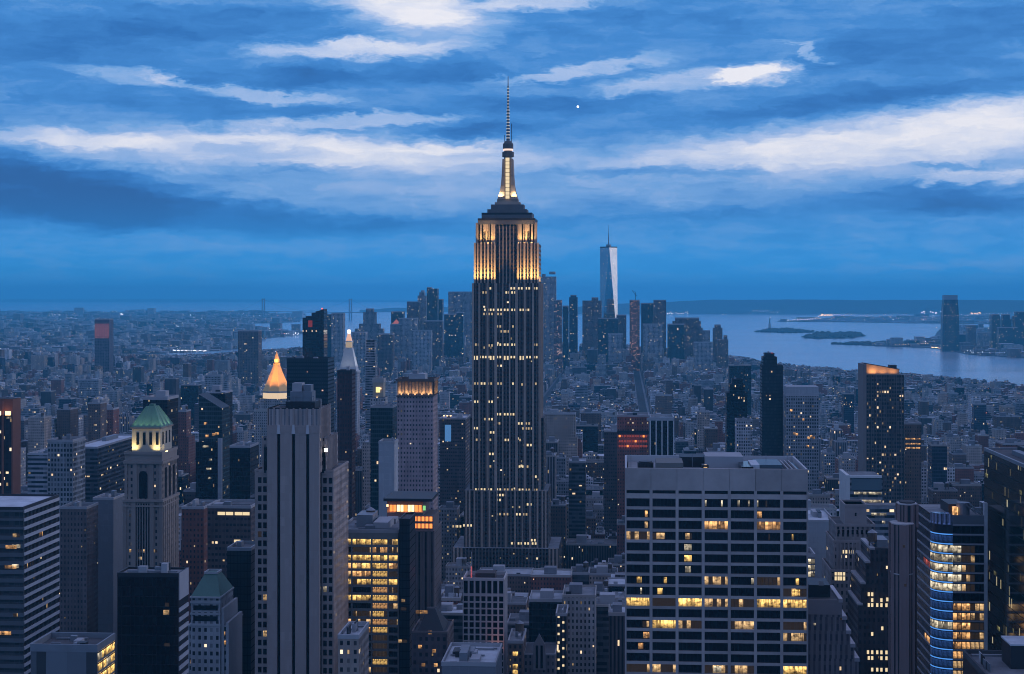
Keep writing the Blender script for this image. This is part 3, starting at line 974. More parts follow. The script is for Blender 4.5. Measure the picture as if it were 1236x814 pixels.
def striped_deco_tower():
    """grey art deco tower with three black stripes"""
    d = 690.0
    k = d / F
    cxp = 352.0
    x, y, w = site(303, 400, d, 44, 463, 'the black striped deco tower')
    root = thing('deco_tower', 'grey art deco tower with three tall black stripes up its stepped front', 'office building', (x, y, 0))
    U = lambda px: (px - 351.5) * k
    Z = lambda py: HZ(py, d)
    st = facade('deco_stone', (.34, .28, .255), 1.9, 3.5, .97, .98, lit=0, glass=(.31, .255, .23), rough=.85)
    fac = facade('deco_side', (.34, .28, .255), 2.5, 3.5, .42, .52, lit=.02, row=.3, strength=.9)
    ribs = facade('deco_ribs', (.37, .315, .29), 1.9, 8, .35, .96, lit=0, spandrel=(.2, .2, .21), glass=(.16, .16, .17), rough=.8)
    low = MB(2.5)
    low.box(U(303), U(400), 6, 44, 0, Z(571), top=-1, bottom=False)
    low.box(U(312.5), U(391), 5.5, 35, Z(571) - 1, Z(530), top=-1, bottom=False)
    low.build('wall', fac, root)
    # main front: four stone panels with three recessed black stripes between them
    xs = [322, 334.1, 338.1, 352.2, 356.2, 369.5, 373.5, 386]
    back = MB()
    back.box(U(322), U(386), 1.6, 26, 0, Z(493), top=-1, bottom=False)
    back.build('tower_core', M['black_glass'], root)
    for i in range(0, 8, 2):
        MB().box(U(xs[i]), U(xs[i + 1]), 0, 1.7, 0, Z(514)).build('stone_panel', st, root)
    MB().box(U(322) - .1, U(386) + .1, -.1, 1.75, Z(523), Z(513.9)).build('lintel', st, root)
    for i in (1, 3, 5):
        xm = (xs[i] + xs[i + 1]) / 2
        MB().prism([(U(xm - 2.2), -.35), (U(xm + 2.2), -.35), (U(xm + 2.2), .3), (U(xm - 2.2), .3)], Z(524), Z(513), 0, None, True,
                   [(U(xm - 1.2), -.3), (U(xm + 1.2), -.3), (U(xm + 1.2), .3), (U(xm - 1.2), .3)]).build('ornament', principled('pale_ornament', (.48, .47, .47), .8), root)
    MB(1.9).box(U(323.5), U(384.5), 1.0, 24, Z(514), Z(494), top=-1).build('crown', ribs, root)
    # buttresses at the crown's corners
    for px in (322, 330, 338, 346, 354, 362, 370, 378, 386):
        MB().box(U(px) - .32, U(px) + .32, .6, 1.15, Z(514), Z(493)).build('fin', st, root)
    for i in range(9):
        yy = 2.6 + i * 2.6
        MB().box(U(386) - .1, U(386) + .45, yy - .35, yy + .35, Z(540), Z(491.5 + (i % 2) * 1.2)).build('fin', st, root)
        MB().box(U(391) - .1, U(391) + .4, 8 + i * 2.8, 8.7 + i * 2.8, Z(571), Z(528 + (i % 3))).build('fin', st, root)
    MB(2.5).box(U(385.9), U(386) + .12, 1.8, 25.9, Z(571), Z(496), top=-1).build('side_wall', fac, root)
    rf = MB()
    rf.box(U(304), U(399), 6.5, 43.5, Z(571) - .6, Z(571) - .1)
    rf.build('terrace_roof', M['roof_grey'], root)
    MB().box(U(313), U(390.5), 6, 34.5, Z(530) - .6, Z(530) - .1).build('upper_terrace', M['roof_grey'], root)
    MB().box(U(324), U(384), 1.6, 23.6, Z(494) - .7, Z(494) - .2).build('roof', M['roof_dark'], root)
    MB().ring(U(303) - .1, U(400) + .1, 5.9, 44.1, Z(571) - .2, Z(569), .5).build('parapet', st, root)
    # dark tall windows of the shoulders
    for (a, c) in ((314.5, 320.5), (389, 389.4)):
        MB().box(U(a), U(c), 5.3, 5.6, Z(570), Z(541)).build('tall_window', M['black_glass'], root)
    MB().box(U(387.3), U(390.6), 5.3, 5.6, Z(570), Z(541)).build('tall_window', M['black_glass'], root)
    MB().cyl(U(391.3), 5.0, .8, Z(546.5), Z(542.5), 8).build('lamp', M['lamp_white'], root)
    # pairs of windows down the lower shoulders
    G_ = M['dark_glass']
    sp = []
    r_ = random.Random(3)
    nrow = 26
    for i in range(nrow):
        zb = Z(577.5 + i * 11.0 + 8.0)
        for px in (309.2, 315.6, 389.6, 396.4):
            mm = G_
            if (i, px) in ((4, 396.4), (12, 389.6), (6, 309.2), (13, 315.6), (17, 315.6)):
                mm = M['win_dim'] if i != 12 else M['win_white']
            sp.append((U(px), 5.94, zb, 4.4 * k, 7.0 * k, mm, 0))
    windows(root, sp)
    plate = MB()
    plate.box(U(303.2), U(322), 5.95, 6.1, 20, Z(572)).box(U(386), U(399.8), 5.95, 6.1, 20, Z(572))
    plate.build('shoulder_wall', st, root)
    # machinery on top
    MB().box(U(341), U(377), 6, 18, Z(494) - .3, Z(486)).build('plant_platform', M['metal_dark'], root)
    MB().box(U(346), U(373), 7, 15, Z(486), Z(474)).build('cooling_unit', M['metal_grey'], root)
    MB().box(U(348), U(360), 8, 14, Z(474), Z(464)).build('cooling_unit', M['concrete'], root)
    MB().box(U(362), U(371), 8, 14, Z(474), Z(466)).build('cooling_unit', M['metal_grey'], root)
    for px in (344, 352, 361, 371, 375):
        MB().bar((U(px), 6.2, Z(493)), (U(px), 6.2, Z(479 if px != 361 else 470)), .16).build('post', M['metal_grey'], root)
    MB().bar((U(342), 6.2, Z(480)), (U(376), 6.2, Z(480)), .14).build('rail', M['metal_grey'], root)
    roof_kit(root, U(326), U(383), 12, 23, Z(494) - .3, 3, 5, False)
    return root
striped_deco_tower()

def green_roof_tower():
    d = 900.0
    k = d / F
    x, y, w = site(148, 197, d, 32, 490, 'the green roofed tower')
    root = thing('green_roof_tower', 'brown stone tower with floodlit green copper pyramid roof and arched windows', 'office building', (x, y, 0))
    U = lambda px: (px - 172.5) * k
    Z = lambda py: HZ(py, d)
    dp = 32.0
    stone = principled('brown_stone', (.24, .20, .175), .85, noise=.25, nscale=.08)
    fac = facade('brown_stone_windows', (.24, .20, .175), 2.6, 3.6, .40, .50, lit=.03, row=.5)
    wall = MB(2.6)
    wall.box(U(148), U(197), 0, dp, 0, Z(606), top=-1, bottom=False)
    wall.box(U(149.5), U(195.5), .7, dp - .7, Z(606), Z(560), top=-1, bottom=False)
    wall.build('wall', fac, root)
    # corner piers and the central recessed window strip with arches
    for (a, c) in ((148, 152.5), (158.5, 163.5), (181, 186), (192.5, 197)):
        MB().box(U(a), U(c), -.5, .3, 0, Z(606)).build('pier', stone, root)
    for (a, c) in ((149.6, 153), (160, 165), (180, 185), (192, 195.4)):
        MB().box(U(a), U(c), .25, 1.0, Z(606), Z(560)).build('pier', stone, root)
    for px in (165.6, 168.8, 172, 175.2, 178.4):
        MB().box(U(px) - .28, U(px) + .28, -.15, .1, 0, Z(606)).build('mullion', stone, root)
    MB().box(U(164), U(181), -.05, .08, 30, Z(608)).build('window_strip', M['black_glass'], root)
    MB().box(U(167.3), U(177.7), .55, .72, Z(602), Z(574)).build('arched_window', M['black_glass'], root)
    arc = MB()
    arc.face([(5.2 * k * math.cos(t), .53, 5.2 * k * math.sin(t)) for t in np.linspace(0, math.pi, 12)])
    arc.build('arch_head', M['black_glass'], root, (0, 0, Z(574)))
    for i in range(3):
        yy = 6 + i * 8
        MB().box(U(195.5) - .05, U(195.5) + .12, yy, yy + 4.2, Z(603), Z(566)).build('tall_window', M['black_glass'], root)
    for i in range(8):
        yy = 1 + i * 4.2
        MB().box(U(197) - .1, U(197) + .35, yy - .5, yy + .5, 0, Z(606)).build('pier', stone, root)
    MB().box(U(147), U(198), -.9, dp + .9, Z(606), Z(603)).build('string_course', stone, root)
    MB().box(U(147.5), U(197.5), -.7, dp + .7, Z(612), Z(610)).build('string_course', stone, root)
    cor = MB()
    cor.box(U(148), U(197), -.3, dp + .3, Z(560), Z(556.5)).box(U(149.5), U(195.5), .8, dp - .8, Z(556.5), Z(549))
    cor.build('cornice', stone, root)
    MB().ring(U(149), U(196), .2, dp - .2, Z(549), Z(545.5), .5).build('balustrade', stone, root)
    MB().box(U(150), U(195), 1, dp - 1, Z(549.5), Z(548.5)).build('terrace_roof', M['roof_dark'], root)
    bel = MB()
    b0, b1, e0, e1 = U(156), U(191), 4.5, dp - 4.5
    bel.box(b0, b1, e0, e1, Z(549), Z(518), top=-1)
    bel.build('belvedere', principled('belvedere_stone', (.40, .35, .27), .85, noise=.15), root)
    for i in range(4):
        px = 161.5 + i * 8
        MB().box(U(px), U(px + 3.4), e0 - .12, e0 + .2, Z(538), Z(523)).build('arched_window', M['black_glass'], root)
    for i in range(3):
        yy = e0 + 4 + i * 6.5
        MB().box(b1 - .1, b1 + .12, yy, yy + 2.6, Z(538), Z(523)).build('arched_window', M['black_glass'], root)
    MB().box(b0 - .8, b1 + .8, e0 - .8, e1 + .8, Z(518.6), Z(516.8)).build('eave', stone, root)
    cop = principled('green_copper', (.10, .21, .15), .65, noise=.25, nscale=.2)
    mid = (e0 + e1) / 2
    P0 = [(b0 - .5, e0 - .5), (b1 + .5, e0 - .5), (b1 + .5, e1 + .5), (b0 - .5, e1 + .5)]
    P1 = [(U(169), mid - 3.5), (U(179), mid - 3.5), (U(179), mid + 3.5), (U(169), mid + 3.5)]
    MB().prism(P0, Z(516.8), Z(492.5), 0, None, True, P1).build('copper_roof', cop, root)
    for (A, B_) in zip(P0, P1):
        MB().bar((*A, Z(516.8)), (*B_, Z(492.5)), .35).build('roof_ridge', cop, root)
    for t in (.33, .66):
        for i in (0, 1):
            A = [P0[i][j] + (P0[i + 1][j] - P0[i][j]) * t for j in (0, 1)]
            B_ = [P1[i][j] + (P1[i + 1][j] - P1[i][j]) * t for j in (0, 1)]
            MB().bar((*A, Z(516.8)), (*B_, Z(492.5)), .22).build('roof_ridge', cop, root)
    MB().box(U(171), U(177), mid - 2, mid + 2, Z(492.5), Z(490)).build('finial', cop, root)
    loc = (x, y, 0)
    ye = (1, .80, .34)
    for px in (159, 187):
        flood(loc, U(px), 2.6, Z(548) + .3, 4, 620, ye, 12, spread=90)
    flood(loc, b1 + 2.2, e0 + 5, Z(548) + .3, 5, 700, ye, 12, R(90), spread=90)
    for px in (160, 167, 174, 181, 188):
        flood(loc, U(px), e0 - 1.9, Z(516) - .1, .9, 75, (.85, 1, .6), 0, spread=95, depth=.5).rotation_euler = (R(180 - 30), 0, 0)
    for i in range(3):
        flood(loc, b1 + 1.8, e0 + 4 + 7 * i, Z(516) - .1, .9, 85, (.85, 1, .6), 0, spread=95, depth=.5).rotation_euler = (R(180 - 30), 0, R(90))
    windows(root, [(U(px), -.06, Z(py), 1.2, 1.7, M['win_dim'] if q else M['win_white'], 0) for px, py, q in ((157, 624, 1), (159, 659, 0), (168, 667, 1), (171, 667, 1), (174, 667, 1), (186, 667, 1), (188, 667, 1), (157, 667, 1), (169, 676, 0), (171, 676, 1))])
    return root
green_roof_tower()

def banded_office():
    """slab at the left edge: black glass with spandrel bands, west light put into their side colour"""
    d = 680.0
    k = d / F
    x, y, w = site(-70, 29, d, 43, 612, 'the left banded office')
    root = thing('banded_office', 'dark glass office block with horizontal bands coloured pale as if lit along its right side', 'office building', (x, y, 0))
    h = HZ(612, d)
    MB().box(-w / 2, w / 2, 0, 43, 0, h - .3, top=-1, bottom=False).build('wall', facade('banded_front', (.05, .065, .075), 2.2, 3.6, .86, .5, lit=.012, row=.9, spandrel=(.055, .06, .065), strength=1.0, glass=(.012, .02, .024)), root)
    band = principled('west_lit_band', (.42, .42, .44), .8, noise=.15)  # west light put into the colour: side spandrels paler than the front ones
    drk = principled('shaded_band', (.10, .11, .12), .8, noise=.15)  # darker copy of the spandrels, front shade put into the colour
    for i in range(34):
        z1 = h - 1.2 - i * 3.6
        MB().box(w / 2, w / 2 + .35, .6, 43, z1 - 1.35, z1).build('side_band', band, root)
        MB().box(-w / 2, w / 2 + .34, -.3, 0, z1 - (1.7 if i > 2 else .9), z1).build('front_band', drk, root)
    for i in range(26):
        yy = 2.2 + i * 1.6
        MB().box(w / 2, w / 2 + .2, yy - .08, yy + .08, 60, h - 1.3).build('side_mullion', M['metal_dark'], root)
    MB().box(-w / 2 + .5, w / 2 - .5, .5, 42.5, h - 1.2, h - .8).build('roof', M['roof_pale'], root)
    MB().ring(-w / 2 - .1, w / 2 + .1, -.1, 43.1, h - 1.3, h + .1, .6).build('parapet', principled('black_cap', (.03, .03, .035), .7), root)
    U = lambda px: (px - (-70 + 29) / 2) * k
    windows(root, [(U(px), -.42, HZ(py, d), ww, 1.5, mm, 0) for px, py, ww, mm in
                   ((15, 662, 5, M['win_warm']), (21, 661, 3.5, M['win_white']), (14, 686, 5, M['win_warm']), (20, 685, 3, M['win_white']), (6, 766, 6, M['win_warm']), (21, 648, 3, M['win_dim']), (20, 744, 2, M['win_dim']))])
    sp = []
    for yy, i in ((20, 3), (22, 3), (2, 6), (5, 6), (8, 6), (11, 6), (28, 12)):
        sp.append((w / 2 + .03, yy, h - 1.2 - i * 3.6 - 3.4, 1.4, 1.9, M['win_warm'] if i == 3 else M['win_dim'], R(90)))
    windows(root, sp)
    return root
banded_office()

def lit_side_block():
    d = 540.0
    k = d / F
    x, y, w = site(36, 118, d, 19, 778, 'the lit sided low block')
    root = thing('low_office_block', 'plain grey blank fronted block with brightly lit yellow glass side', 'office building', (x, y, 0))
    h = HZ(778, d)
    blank = principled('grey_panel', (.13, .145, .16), .7, noise=.12)
    MB().box(-w / 2, w / 2 - .05, .2, 19, 0, h - .6, top=-1, bottom=False).build('wall', blank, root)
    for (a, c, cc) in ((36, 43.5, .1), (43.5, 55, .04), (55, 81, .15), (81, 105, .13), (105, 118, .045)):
        U = lambda px: (px - 77) * k
        MB().box(U(a) + .03, U(c) - .03, -.05, .22, 0, h - .5).build('front_panel', principled('front_panel', (cc, cc * 1.12, cc * 1.25), .7, noise=.1), root)
    MB().box(-w / 2 + .6, w / 2 - .6, .8, 18.4, h - 2.4, h - 1.9).build('roof', M['roof_dark'], root)
    MB().ring(-w / 2 - .1, w / 2 + .1, -.1, 19.1, h - 2.5, h, .55).build('parapet', M['metal_grey'], root)
    sp = []
    for i in range(8):
        for j in range(4):
            sp.append((w / 2 + .08, 1.6 + j * 4.6 + 1.0, h - 3.2 - i * 3.7 - 2.2, 4.3, 2.9, M['win_yellow'] if (i * 3 + j) % 5 else M['win_white'], R(90)))
    windows(root, sp)
    for i in range(9):
        MB().box(w / 2 - .04, w / 2 + .3, .3, 18.9, h - 2.55 - i * 3.7 - .3, h - 2.55 - i * 3.7).build('floor_edge', M['metal_dark'], root)
    roof_kit(root, -w / 2 + 2, w / 2 - 2, 2, 17, h - 2, 4, 8, False)
    return root
lit_side_block()

def black_slab():
    d = 600.0
    k = d / F
    x, y, w = site(141, 216, d, 13, 692, 'the black glass slab')
    root = thing('black_glass_slab', 'black glass slab with blank front and diagonal looking pale bands on its narrow side', 'office building', (x, y, 0))
    h = HZ(692, d)
    MB(1.6).box(-w / 2, w / 2, 0, 13, 0, h - .4, top=-1, bottom=False).build('wall', facade('black_curtain_wall', (.010, .010, .013), 1.6, 3.6, .9, .9, lit=.004, spandrel=(.014, .014, .018), glass=(.007, .008, .011), rough=.12, strength=.7), root)
    band = principled('side_panel', (.38, .38, .40), .8, noise=.15)
    MB().box(w / 2, w / 2 + .3, .3, 13, h - 10, h).build('side_band', band, root)
    for i in range(20):
        z1 = h - 13 - i * 3.6
        MB().box(w / 2, w / 2 + .3, .3, 13, z1 - 1.5, z1).build('side_band', band, root)
    MB().box(-w / 2 + .4, w / 2 - .4, .4, 12.6, h - 1.2, h - .7).build('roof', M['roof_grey'], root)
    MB().ring(-w / 2 - .05, w / 2 + .05, -.05, 13.05, h - 1.4, h + .1, .45).build('parapet', M['metal_dark'], root)
    roof_kit(root, -w / 2 + 2, w / 2 - 2, 1.5, 12, h - .75, 5, 18, False)
    U = lambda px: (px - 178.5) * k
    windows(root, [(U(202), -.05, HZ(732, d), 1.6, 1.4, M['win_dim'], 0), (U(201), -.05, HZ(742, d), 2.2, 1.8, M['win_dim'], 0), (U(202), -.05, HZ(780, d), 2, 1.2, M['win_dim'], 0)])
    return root
black_slab()

def mansard_block():
    d = 720.0
    k = d / F
    x, y, w = site(230, 275, d, 28, 695, 'the green mansard block')
    root = thing('mansard_block', 'grey stone block with dull green hipped roof cut flat on top', 'office building', (x, y, 0))
    U = lambda px: (px - 252.5) * k
    Z = lambda py: HZ(py, d)
    st = principled('cool_stone', (.34, .35, .36), .85, noise=.15)
    wall = MB(2.6)
    wall.box(U(230), U(266), 0, 24, 0, Z(722), top=-1, bottom=False)
    wall.box(U(225), U(275), 2, 28, 0, Z(757), top=-1, bottom=False)
    wall.build('wall', facade('cool_stone_windows', (.34, .35, .36), 2.6, 3.5, .45, .5, lit=.03, row=.7), root)
    for py in (731, 744):
        MB().box(U(233), U(263), -.08, .2, Z(py + 6), Z(py)).build('strip_window', M['dark_glass'], root)
    for py in (726, 740, 753):
        MB().box(U(229.4), U(266.6), -.4, .1, Z(py + 2.4), Z(py)).build('ledge', st, root)
    MB().box(U(229), U(267), -.6, 24.6, Z(722.2), Z(720.4)).build('eave', st, root)
    MB().prism([(U(230), 0), (U(266), 0), (U(266), 24), (U(230), 24)], Z(720.4), Z(696.5), 0, None, True,
               [(U(241), 9), (U(256), 9), (U(256), 16), (U(241), 16)]).build('hipped_roof', principled('dull_copper', (.07, .15, .12), .6, noise=.2), root)
    MB().ring(U(240), U(257), 8.4, 16.6, Z(697), Z(694.6), .5).build('roof_railing', st, root)
    MB().box(U(224.4), U(275.6), 1.4, 28.6, Z(757.5), Z(756)).build('terrace', st, root)
    for px in (268, 274):
        MB().box(U(px) - .6, U(px) + .6, 1.2, 27, 0, Z(735 if px == 268 else 752)).build('buttress', st, root)
    windows(root, [(U(px), 1.9, Z(py), 2.0, 1.7, M['win_warm'], 0) for px, py in ((249, 769), (255, 768), (261, 767), (268, 768), (250, 778), (256, 777), (266, 779), (272, 779), (231, 803), (237, 803), (244, 803), (258, 797))])
    for px, py in ((247, 765), (262, 765)):
        flood((x, y, 0), U(px), 1.0, Z(py) + 1, 1, 120, (1, .55, .2), 0)
    return root
mansard_block()

def yellow_lit_office():
    d = 740.0
    k = d / F
    x, y, w = site(408, 481, d, 40, 640, 'the yellow lit office block')
    root = thing('lit_office_block', 'office block with many floors of bright yellow strip windows', 'office building', (x, y, 0))
    U = lambda px: (px - 444.5) * k
    Z = lambda py: HZ(py, d)
    h = Z(640)
    MB().box(-w / 2, w / 2, .8, 40, 0, h - .4, top=-1, bottom=False).build('wall', principled('office_wall', (.13, .125, .12), .8), root)
    sp_m = principled('office_spandrel', (.17, .17, .165), .8, noise=.15)
    MB().box(-w / 2, w / 2, 0, .85, Z(651), h).build('spandrel', sp_m, root)
    fl = 9.65
    r_ = random.Random(21)
    Yl, Yw, D_, W_, G_ = M['win_yellow'], M['win_warm'], M['win_dim'], M['win_white'], M['dark_glass']
    pat = ['YYWYY', 'GDDWD', 'YYYYY', 'WYGYW', 'DWGYD', 'YYGYY', 'DGDWD', 'YYGYY', 'GGGWD', 'GDGYG', 'WDGWD', 'DWGYG', 'GGGDG', 'GGGDG', 'GGGDG', 'DGGYG', 'GDGDG', 'GGGDG', 'DGGDG']
    mp = {'Y': Yl, 'W': Yw, 'D': D_, 'G': G_}
    segs = [(414.5, 424), (424.6, 448), (449.6, 456), (457, 470), (471, 480.5)]
    segs = [(414.5, 424), (424.8, 447.5), (448.5, 448.5), (449.5, 468), (469, 480.6)]
    sp = []
    for i, p_ in enumerate(pat):
        py = 651 + i * fl
        MB().box(-w / 2, w / 2, 0, .85, Z(py + fl), Z(py + 6.6)).build('spandrel', sp_m, root)
        for j, (a, c) in enumerate(segs):
            if c - a < 1:
                continue
            n = max(1, round((c - a) / 5.2))
            for q in range(n):
                xa = a + (c - a) * (q + .5) / n
                mm = mp[p_[j]]
                if mm is not G_ and r_.random() < .06:
                    mm = D_
                sp.append((U(xa), .5, Z(py + 6.6), (c - a) / n * k - .12, 6.6 * k, mm, 0))
    windows(root, sp)
    for px in (424.4, 448.5, 468.5, 481):
        MB().box(U(px) - .35, U(px) + .35, -.1, .84, 20, Z(651)).build('pier', sp_m, root)
    MB().box(-w / 2 + .5, w / 2 - .5, 1, 39.5, h - 1.2, h - .8).build('roof', M['roof_grey'], root)
    MB().ring(-w / 2 - .1, w / 2 + .1, -.1, 40.1, h - 1.3, h + .3, .5).build('parapet', M['concrete'], root)
    MB().box(U(424), U(444), 14, 30, h - 1, Z(627)).build('plant_room', M['metal_grey'], root)
    MB().box(U(448), U(466), 6, 26, h - 1, Z(633)).build('plant_room', M['concrete'], root)
    roof_kit(root, -w / 2 + 1, w / 2 - 1, 3, 38, h - .85, 5, 33, True)
    return root
yellow_lit_office()

def dark_pier_tower():
    """black slab plus brown piered tower with orange-lit loggias"""
    d = 735.0
    k = d / F
    x, y, w = site(482, 494.5, d, 20, 627, 'the narrow black slab')
    root = thing('narrow_black_slab', 'narrow windowless black slab standing against the yellow lit office block', 'office building', (x, y, 0))
    h = HZ(627, d)
    MB(1.5).box(-w / 2, w / 2, 0, 20, 0, h, top=-1, bottom=False).build('wall', facade('black_side', (.010, .010, .012), 1.5, 3.6, .9, .9, lit=.0, spandrel=(.012, .012, .014), rough=.3), root)
    MB().box(-w / 2 + .3, w / 2 - .3, .3, 19.7, h - .8, h - .4).build('roof', M['roof_dark'], root)
    MB().ring(-w / 2 - .06, w / 2 + .06, -.06, 20.06, h - 1, h + .3, .4).build('parapet', M['metal_dark'], root)
    U = lambda px: (px - 488.2) * k
    windows(root, [(U(px), -.05, HZ(py, d), ww, 1.4, M['win_dim'], 0) for px, py, ww in ((487, 727, 2), (487, 737, 2.5), (486, 776, 4))])
    d = 830.0
    k = d / F
    x, y, w = site(462, 524, d, 34, 604, 'the orange lit loggia tower')
    root = thing('loggia_tower', 'brown tower whose rooftop loggias glow bright orange', 'office building', (x, y, 0))
    U = lambda px: (px - 493) * k
    Z = lambda py: HZ(py, d)
    br = principled('dark_brown_stone', (.13, .105, .10), .85, noise=.2)
    MB(2.8).box(U(462), U(524), 0, 34, 0, Z(641), top=-1, bottom=False).build('wall', facade('brown_piers', (.14, .115, .11), 2.8, 3.5, .5, .9, lit=.01, spandrel=(.05, .045, .05)), root)
    for i in range(7):
        px = 500 + i * 4
        MB().box(U(px) - .3, U(px) + .3, -.4, .1, 0, Z(641)).build('pier', br, root)
    MB(0).box(U(498), U(523), 1.0, 26, Z(641.4), Z(623), top=0).build('upper_loggia', br, root)
    MB().box(U(466), U(510), 3, 30, Z(641.4), Z(606), top=0).build('loggia_core', br, root)
    MB().box(U(462), U(521), 1.5, 32, Z(606), Z(602.6)).build('canopy', M['metal_dark'], root)
    MB().ring(U(461.5), U(524.5), -.4, 34.4, Z(642), Z(640.4), .6).build('cornice', br, root)
    sp = []
    for i in range(5):
        for py in (629.5, 638):
            sp.append((U(500.8 + i * 4.8), .93, Z(py), 3.4 * k, 5.6 * k, M['lamp_orange'], 0))
    for i in range(9):
        px = 471 + i * 4.4
        sp.append((U(px), 2.93, Z(618.6), 3.5 * k, 8 * k, M['lamp_warm'] if i in (2, 3, 5, 6) else M['lamp_orange'], 0))
    sp.append((U(511.4), 2.9, Z(617), 1.4, 2.4, emitter('green_lamp', (.35, 1, .35), .7), 0))
    sp.append((U(466.5), 2.9, Z(613), 1.0, 1.2, M['lamp_warm'], 0))
    windows(root, sp)
    for px in (470, 488, 506):
        flood((x, y, 0), U(px), 1.9, Z(621), 5, 260, (1, .34, .08), 4, spread=130)
    flood((x, y, 0), U(471), -.8, Z(641) + .2, 6, 160, (1, .3, .1), 4, spread=130)
    # lower wing with dark pyramid roof, in front
    d = 700.0
    k = d / F
    x, y, w = site(497, 540, d, 26, 740)
    root = thing('pyramid_roof_block', 'dark brick block under a black pyramid roof beside the narrow black slab', 'building', (x, y, 0))
    U = lambda px: (px - 518.5) * k
    Z = lambda py: HZ(py, d)
    MB(2.4).box(U(497), U(540), 0, 26, 0, Z(764), top=-1, bottom=False).build('wall', facade('dark_brick', (.10, .08, .085), 2.4, 3.4, .45, .5, lit=.05), root)
    MB().prism([(U(503), 3), (U(535), 3), (U(535), 23), (U(503), 23)], Z(764), Z(740), 0, None, True, [(U(512), 10), (U(522), 10), (U(522), 14), (U(512), 14)]).build('roof', principled('black_slate', (.03, .03, .035), .8), root)
    MB().ring(U(496.6), U(540.4), -.3, 26.3, Z(764.5), Z(762), .6).build('parapet', br, root)
    MB().box(U(498), U(539), .6, 25.4, Z(764.8), Z(764)).build('terrace', M['roof_dark'], root)
    windows(root, [(U(px), -.05, Z(py), 1.6, 1.5, M['win_warm'], 0) for px, py in ((519, 765.8), (507, 783), (511, 805), (526, 805), (524, 788))])
    for i in range(3):
        windows(root, [(U(503 + i * 5), 2.7, Z(742.5), 1.6, 1.4, M['win_warm'], 0)]) if i < 3 else None
dark_pier_tower()

def white_grid_block():
    d = 850.0
    k = d / F
    x, y, w = site(558.5, 608.5, d, 22, 698, 'the white gridded block')
    root = thing('gridded_block', 'white framed office block with square grid of dark windows and tall top floor', 'office building', (x, y, 0))
    U = lambda px: (px - 583.5) * k
    Z = lambda py: HZ(py, d)
    h = Z(698)
    wh = principled('white_frame', (.46, .43, .43), .8, noise=.12)
    MB().box(-w / 2, w / 2 - .02, .7, 22, 0, h - .3, top=-1, bottom=False).build('wall', principled('white_wall', (.40, .38, .38), .85), root)
    for i in range(8):
        xx = -w / 2 + i * w / 7
        MB().box(max(xx - .45, -w / 2), min(xx + .45, w / 2), -.1, .75, 10, h - 1.4).build('pier', wh, root)
    MB().box(-w / 2, w / 2, -.15, .76, h - 1.4, h).build('cornice', wh, root)
    MB().box(-w / 2 + .1, w / 2 - .1, 0, .74, Z(720), Z(716.6)).build('spandrel', wh, root)
    sp = []
    r_ = random.Random(2)
    for j in range(7):
        sp.append((-w / 2 + (j + .5) * w / 7, .4, Z(716.6), w / 7 - .9, 15 * k, M['dark_glass'], 0))
    for i in range(13):
        py = 720 + i * 7.85
        MB().box(-w / 2 + .1, w / 2 - .1, 0, .74, Z(py + 7.85), Z(py + 6.2)).build('spandrel', wh, root)
        for j in range(7):
            rd = (j - 2) * .12 + (i - 3) * .05
            mm = M['win_rose'] if False else M['dark_glass']
            if r_.random() < .05 and i > 5:
                mm = M['win_dim']
            sp.append((-w / 2 + (j + .5) * w / 7, .4, Z(py + 6.2), w / 7 - .9, 6.2 * k, mm, 0))
    windows(root, sp)
    for i in range(7):
        MB().box(w / 2 - .03, w / 2 + .25, 1.0 + i * 3.2, 2.0 + i * 3.2, 10, h - 1).build('side_pier', wh, root)
    MB().box(-w / 2 + .5, w / 2 - .5, 1, 21.5, h - 2.6, h - 2.2).build('roof', M['roof_dark'], root)
    MB().ring(-w / 2, w / 2, .77, 22, h - 2.7, h - .05, .5).build('parapet', wh, root)
    MB().box(U(572), U(596), 8, 18, h - 2.3, h + 1.2).build('plant_room', principled('dark_plant', (.07, .055, .055), .9), root)
    MB().bar((U(568), 5, h - 2), (U(568), 5, h + 13), .2).build('flagpole', M['roof_pale'], root)
    MB().bar((U(567.5), 7, h - 2), (U(567.5), 7, h + 5), .3).build('aerial', M['lamp_red'], root)
    flood((x, y, 0), U(600), -3.0, Z(800), 6, 260, (1, .4, .25), 2, spread=60)
    return root
white_grid_block()

